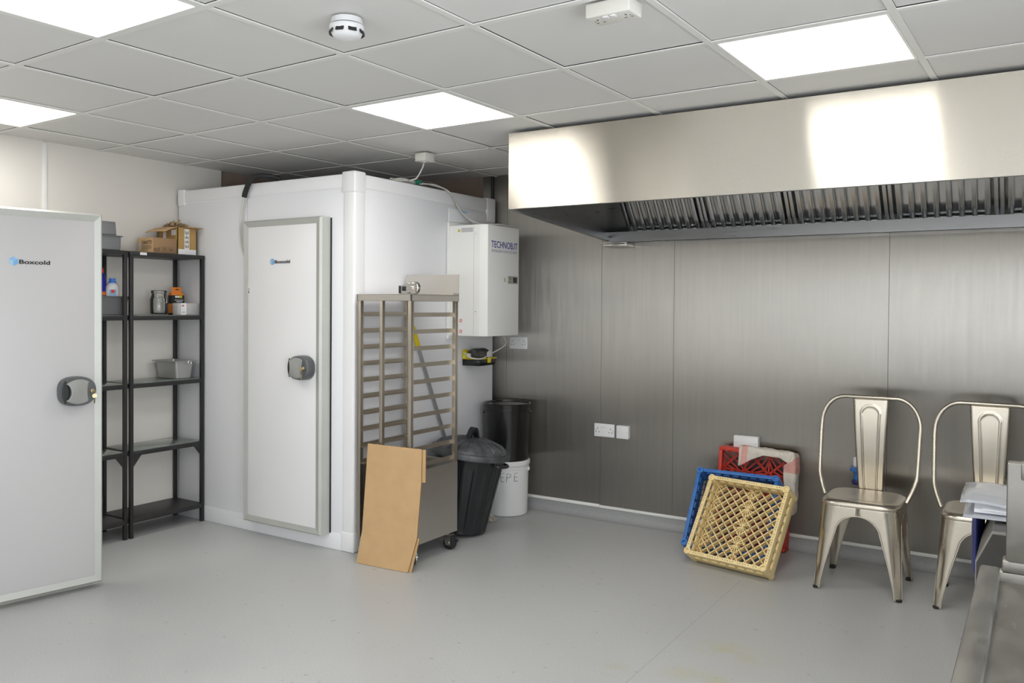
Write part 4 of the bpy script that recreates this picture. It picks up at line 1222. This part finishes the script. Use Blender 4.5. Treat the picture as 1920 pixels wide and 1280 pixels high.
Mr = crate_frame(3.288, 2.648, -.02, .02, -.045, .022)
rc = thing('produce_crate', 'red slatted plastic crate standing upright against the steel wall, behind blue rack', 'crate', Mr.translation)
Ml = Mr.copy(); Ml.translation = (0, 0, 0)
W, Hh, Dp = .425, .560, .085
b = MB()
rail_box(b, W, Hh, .020, Dp - .012, Dp, Ml); rail_box(b, W, Hh, .006, Dp - .04, Dp - .01, Ml); rail_box(b, W, Hh, .006, 0, .03, Ml)
for k in range(15):
    s_ = .03 + (W - .06) * k / 14
    b.box((s_ - .005, .001, .028), (s_ + .005, .006, Dp - .036), 0, Ml); b.box((s_ - .005, Hh - .006, .028), (s_ + .005, Hh - .001, Dp - .036), 0, Ml)
for k in range(19):
    s_ = .03 + (Hh - .06) * k / 18
    b.box((.001, s_ - .005, .028), (.006, s_ + .005, Dp - .036), 0, Ml); b.box((W - .006, s_ - .005, .028), (W - .001, s_ + .005, Dp - .036), 0, Ml)
b.build('wall_frame', M['red'], rc)
b = MB()
def rb(p, q_, w_):
    dx, dy = q_[0] - p[0], q_[1] - p[1]
    b.box((0, -w_ / 2, .002), (math.hypot(dx, dy), w_ / 2, .008), 0, Ml @ Matrix.Translation((p[0], p[1], 0)) @ Matrix.Rotation(math.atan2(dy, dx), 4, 'Z'))
cell = W / 3
for i in range(3):
    for j in range(4):
        x0, y0 = i * cell, j * Hh / 4; ch = Hh / 4
        if (i + j) % 2: rb((x0, y0), (x0 + cell, y0 + ch), .014)
        else: rb((x0, y0 + ch), (x0 + cell, y0), .014)
        for k in range(1, 6):
            u = k / 6
            if (i + j) % 2:
                rb((x0 + cell * u, y0 + ch * u), (x0 + cell * min(1, u + .45), y0 + ch * max(0, u - .45) if u > .45 else y0), .008)
                rb((x0 + cell * u, y0 + ch * u), (x0 + cell * max(0, u - .45), y0 + ch * min(1, u + .45)), .008)
            else:
                rb((x0 + cell * u, y0 + ch * (1 - u)), (x0 + cell * min(1, u + .45), y0 + ch * min(1, 1 - u + .45)), .008)
                rb((x0 + cell * u, y0 + ch * (1 - u)), (x0 + cell * max(0, u - .45), y0 + ch * max(0, 1 - u - .45)), .008)
for i in range(1, 3): rb((i * cell, 0), (i * cell, Hh), .010)
for j in range(1, 4): rb((0, j * Hh / 4), (W, j * Hh / 4), .010)
b.build('slatted_base', M['red'], rc, smooth=False)

# towel over the red crate's top edge and right corner
tw = MB()
def towel(u, v):
    """u along the top rim from its left third to the right corner and down the right side; v from behind over the rim to the front"""
    n = 9
    top = .60
    if u < top:
        k = u / top
        x = .125 + (W + .012 - .125) * k; y = Hh
        nx, ny = 0, 1
        hang = .100 - .085 * min(1, k / .45) if k < .45 else .015 + .030 * max(0, (k - .75) / .25)
    else:
        k = (u - top) / (1 - top)
        an = min(1, k / .22) * PI / 2
        x = W + .004 + .020 * math.sin(an); y = Hh - .010 + .010 * math.cos(an) - .36 * max(0, k - .10)
        nx, ny = math.sin(an), math.cos(an)
        hang = .045 + .02 * math.sin(5 * k)
    # path over the rim
    L1, L2, L3 = .07, .012, hang
    d = v * (Dp + .004 + L3)
    wob = .0035 * math.sin(23 * u + 6 * v) + .003 * math.sin(51 * u)
    if d < Dp + .004:
        return (x + nx * (.007 + abs(wob)), y + ny * (.008 + abs(wob) + .012 * math.sin(PI * v)), .006 + d)
    e = d - (Dp + .004)
    return (x - nx * e * .9 + ny * .004 * math.sin(30 * u) , y - ny * e + .004 * (1 - ny), Dp + .012 + .006 * math.sin(40 * u) * (e / .1) + wob)
tw.grid(towel, 72, 16, Mr)
two = tw.build('towel', [M['cloth'], M['clothp']], angle=180)
for p in two.data.polygons:
    ui = p.index // 16
    if 2 <= ui <= 6 or 47 <= ui <= 52: p.material_index = 1
solid(two, .006)
sm = two.modifiers.new('soft', 'SUBSURF'); sm.levels = 1; sm.render_levels = 1
tag(two, 'cream tea towel with pink stripes draped over the red crate', 'towel')

# ------------------------------------------------------------------ metal chairs
def sq_path(a, r):
    """one corner of a rounded square, arc length centred on the corner: returns f(d, side) for quadrant +x+y"""
    q = r * PI / 4
    def f(d):
        if abs(d) <= q:
            an = PI / 4 + d / r
            return (a - r + r * math.cos(an), a - r + r * math.sin(an))
        if d > 0: return (a - r - (d - q), a)
        return (a, a - r - (-d - q))
    return f
def chair(loc, label, rz=0.0):
    t = thing('metal_chair', label, 'chair', loc, rz, 'metal cafe chairs along the steel wall')
    SA = .182
    def section(z):
        fl = (1 - z / .435)
        a = SA + .024 * fl ** 1.0
        r = .078 - .046 * fl
        half = a - r + r * PI / 4
        if z < .03: w_ = .024
        elif z < .30: w_ = .024 + .048 * ((z - .03) / .27) ** 1.25
        else:
            k = min(1, (z - .30) / .085); w_ = .072 + (half - .072) * (1 - math.sqrt(max(0, 1 - k * k)))
        return a, r, (half + .0012 if w_ >= half - 1e-6 else w_)
    zs = [0, .015, .03, .06, .09, .12, .15, .18, .21, .24, .27, .30, .325, .345, .36, .370, .378, .383, .385, .40, .42, .436]
    nc = 20
    for k in range(4):
        m = MB(); Mr_ = Matrix.Rotation(k * PI / 2, 4, 'Z')
        rows = []
        for z in zs:
            a, r, w_ = section(z)
            f = sq_path(a, r); row = []
            for c in range(nc + 1):
                d = w_ * (2 * c / nc - 1)
                x, y = f(d)
                g = max(0, 1 - (d / .019) ** 2) if abs(d) < .019 else 0
                env = max(0, min(1, (z - .075) / .04)) * max(0, min(1, (.285 - z) / .04))
                ins = .010 * g * env
                n = V((x, y, 0)).normalized()
                row.append(m.bm.verts.new(Mr_ @ V((x - n.x * ins, y - n.y * ins, z))))
            rows.append(row)
        for A_, B_ in zip(rows, rows[1:]):
            for c in range(nc): m.bm.faces.new((A_[c], A_[c + 1], B_[c + 1], B_[c]))
        lg = m.build('leg', M['chair'], t, angle=60); solid(lg, .002)
        e = MB()
        # rolled bead along both free edges
        for sgn in (-1, 1):
            pts = []
            for z in zs[:19]:
                a, r, w_ = section(z); x, y = sq_path(a, r)(sgn * w_); pts.append(Mr_ @ V((x, y, max(z, .004))))
            e.tube(pts, .0032, 6)
        e.build('edge_bead', M['chair'], lg)
        a, r, w_ = section(0)
        x, y = a - .012, a - .012
        MB().lathe([(.016, 0), (.017, .002), (.0165, .010)], 14, Mr_ @ Matrix.Translation((x - .002, y - .002, -.0015))).build('rubber_foot', M['rubber'], lg)
    # seat pan
    m = MB(); rings = []
    for a, r, z in ((SA + .003, .078, .424), (SA + .0045, .079, .431), (SA + .004, .080, .439), (SA - .001, .082, .447), (SA - .011, .084, .4535), (SA - .024, .085, .4565), (SA - .036, .084, .4555), (SA - .043, .082, .4538), (.08, .05, .4535)):
        ring = []
        for k in range(4):
            Mr_ = Matrix.Rotation(k * PI / 2, 4, 'Z')
            f = sq_path(a, r); half = a - r + r * PI / 4
            for c in range(16):
                d = half * (2 * c / 16 - 1); x, y = f(d); ring.append(m.bm.verts.new(Mr_ @ V((x, y, z))))
        rings.append(ring)
    n = len(rings[0])
    for A_, B_ in zip(rings, rings[1:]):
        for c in range(n): m.bm.faces.new((A_[c], A_[(c + 1) % n], B_[(c + 1) % n], B_[c]))
    m.bm.faces.new(rings[-1])
    m.build('seat', M['chair'], t, angle=60)
    # tubular hoop back
    hp = []
    Lft = [(-.196, .01, .440), (-.215, .03, .485), (-.232, .055, .535), (-.237, .068, .575), (-.240, .100, .70), (-.242, .130, .80)]
    top = [(-.242 + .115 - .115 * math.cos(an), .130 + .018 * math.sin(an), .80 + .0 + .150 * math.sin(an)) for an in [PI / 2 * k / 8 for k in range(1, 9)]]
    half = smooth_path(Lft, 4) + [V(p) for p in top]
    hp = half + [V((-p.x, p.y, p.z)) for p in reversed(half)]
    hp2 = hp
    MB().tube(hp2, .0105, 12).build('back_frame', M['chair'], t)
    # pressed centre splat
    def sp(u, v):
        z = .452 + u * (.940 - .452)
        hw = .062 + u * .026
        y = .172 - .028 * math.sin(u * PI) * .6 - .028 * u
        x = hw * (2 * v - 1)
        e = (abs(x) / hw)
        # raised racetrack bead
        zc = .86; hb = .030 + u * .017
        d = abs(math.hypot(x, max(0, z - zc)) - (.046 if z > zc else hb)) if z > zc else abs(abs(x) - hb)
        if z > zc + .05: d = 9
        bead = .0045 * math.exp(-(d / .0038) ** 2) if z > .455 else 0
        lipf = .006 * max(0, (e - .9) / .1)
        return (x, y - bead + lipf, z)
    m = MB(); m.grid(sp, 70, 44)
    so = m.build('back_splat', M['chair'], t, angle=180); solid(so, .0015, 1)
    return t
chair((4.191, 2.247, .0015), 'bare steel chair with rounded hoop back beside the crates, left of two')
chair((4.740, 2.255, .0015), 'bare steel chair with rounded hoop back behind the fryer, right of two')

# ------------------------------------------------------------------ equipment at the right edge
fy = thing('steel_fryer', 'stainless steel counter unit with cut-off front corner under the plastic wallets', 'kitchen unit', (4.822, .04, 0))
pr_ = [(0, .004), (0, .788), (.036, .868), (.56, .868), (.56, .004)]
MB().prism(pr_, 0, .56, 'Y').build('body', M['benchsteel'], fy, smooth=False)
MB().prism([(.0025, .05), (.0025, .783), (.037, .860), (.555, .860), (.555, .05)], -.002, -.0002, 'Y').build('front_panel', steel('shaded_steel', (.07, .067, .062), .34, 0, 0, (1, 1, 20), .08, 4, .04), fy, smooth=False)  # front's shade put into a darker copy of the body steel
MB().lathe([(.001, 0), (.008, 0), (.007, .003), (.001, .005)], 16, frame((.073, -.002, .838), (1, 0, 0), (0, 0, 1))).build('rivet', M['chrome'], fy)
MB().box((.040, .30, .868), (.56, .56, .872), .001).build('top_plate', M['steel'], fy)

bg = MB()
def bag(u, v):
    a = 2 * PI * u; z = .64 + .22 * v
    r = .10 * math.sin(PI * min(1, .08 + .92 * (1 - (1 - v) ** 2)))** .6 if v < 1 else 0.02
    w_ = math.sqrt(max(0, 1 - (2 * v - 1) ** 4))
    return (4.806 + .016 * math.cos(a) * w_ - .001, .46 + .135 * math.sin(a) * w_, z)
bg.grid(bag, 24, 16)
tag(bg.build('hanging_bag', M['navy'], angle=180), 'navy blue plastic bag hanging on the side of the steel counter unit', 'bag')

wl = thing('plastic_wallet', 'clear plastic wallets with white papers lying on the steel counter unit', 'document wallet', (4.80, .16, .873), 0)
Mw = Matrix.Rotation(math.radians(2), 4, 'Z')
MB().box((.01, .02, .006), (.26, .39, .016), .001, Mw @ Matrix.Rotation(.01, 4, 'X')).build('paper_stack', plain('office_paper', (.80, .81, .84), .6), wl)
MB().box((.03, .01, .018), (.26, .36, .021), .0005, Mw @ Matrix.Rotation(.03, 4, 'Y')).build('paper_stack', plain('office_paper_white', (.84, .85, .87), .6), wl)
m = MB().grid(lambda u, v: (-.022 + .30 * u, -.02 + .42 * v, .026 + .014 * math.sin(3 * v + 1) * (1 - u) + .004 * math.sin(9 * u)), 12, 12, Mw)
solid(m.build('clear_sleeve', M['pocket'], wl), .0008)
m = MB().grid(lambda u, v: (-.014 + .29 * u, -.03 + .40 * v, .002 + .003 * math.sin(5 * v)), 12, 12, Mw)
solid(m.build('clear_sleeve', M['pocket'], wl), .0008)
m = MB()
for k in range(7):
    m.box((.09 + .012 * (k % 4) * 0 + .018 * (k // 4) * 3, .10 + .012 * (k % 4), .0222), (.12 + .018 * (k // 4) * 3, .102 + .012 * (k % 4), .0226), 0, Mw)
m.build('printed_lines', M['greylabel'], wl, smooth=False)

pb = thing('prep_table', 'worn stainless steel table with raised rim in the bottom right corner', 'table', (4.856, -.405, 0))
TL, TWd = 1.9, .70
b = MB()
rw, dpth = .037, .022
# rim frame and sunken, cross-creased top
b.box((0, -TL, .86), (rw, 0, .90), .006); b.box((TWd - rw, -TL, .86), (TWd, 0, .90), .006)
b.box((rw - .003, -rw, .86), (TWd - rw + .003, 0, .90), .006); b.box((rw - .003, -TL, .86), (TWd - rw + .003, -TL + rw, .90), .006)
b.build('rim', M['benchsteel'], pb)
c0 = (rw, -rw, .90 - dpth); c1 = (TWd - rw, -rw, .90 - dpth); c2 = (TWd - rw, -TL + rw, .90 - dpth); c3 = (rw, -TL + rw, .90 - dpth); cc_ = (TWd / 2, -.36, .90 - dpth - .010); cd = (TWd / 2, -TL + .36, .90 - dpth - .010)
b = MB().poly([c0, c1, c2, c3, cc_, cd], [(0, 4, 1), (1, 4, 5, 2), (2, 5, 3), (3, 5, 4, 0)])
solid(b.build('tabletop', M['benchtop'], pb, smooth=False), .003)
b = MB().box((.046, -.030, .899), (TWd, .010, 1.116), .004); b.box((.040, -.038, .899), (TWd, .010, .922), .004); b.box((.070, -.034, 1.085), (TWd, .012, 1.117), .003)
b.build('upstand', M['benchsteel'], pb)
for x in (.03, TWd - .07):
    for y in (-.07, -TL + .03):
        MB().box((x, y, 0), (x + .04, y + .04, .862), .003).build('leg', M['steel'], pb)

# ------------------------------------------------------------------ camera, world, view
cam = bpy.data.cameras.new('camera'); co = bpy.data.objects.new('camera', cam); COL.objects.link(co)
yaw, pitch, roll = math.radians(32.4759), math.radians(-.92232), math.radians(.42245)
fw = V((-math.sin(yaw), math.cos(yaw), 0)); ri = V((math.cos(yaw), math.sin(yaw), 0)); up = V((0, 0, 1))
f2 = fw * math.cos(pitch) + up * math.sin(pitch); u2 = up * math.cos(pitch) - fw * math.sin(pitch)
r3 = ri * math.cos(roll) + u2 * math.sin(roll); u3 = u2 * math.cos(roll) - ri * math.sin(roll)
R = Matrix((r3, u3, -f2)).transposed().to_4x4(); R.translation = (4.960, -2.363, 1.42)
co.matrix_world = R
cam.sensor_width = 36.0; cam.lens = 1568.04 / 1920 * 36; cam.shift_y = -(640 - 599.37) / 1920
cam.clip_start = .02
SC.camera = co
wd = bpy.data.worlds.new('world'); SC.world = wd; wd.use_nodes = True
wd.node_tree.nodes['Background'].inputs[0].default_value = (.6, .6, .6, 1); wd.node_tree.nodes['Background'].inputs[1].default_value = .0
SC.view_settings.view_transform = 'Standard'; SC.view_settings.look = 'None'; SC.view_settings.exposure = 0.32
SC.cycles.max_bounces = 10; SC.cycles.diffuse_bounces = 5; SC.cycles.glossy_bounces = 5; SC.cycles.transmission_bounces = 8
SC.cycles.caustics_reflective = True; SC.cycles.caustics_refractive = False
SC.cycles.sample_clamp_indirect = 3.0; SC.cycles.blur_glossy = 1.0
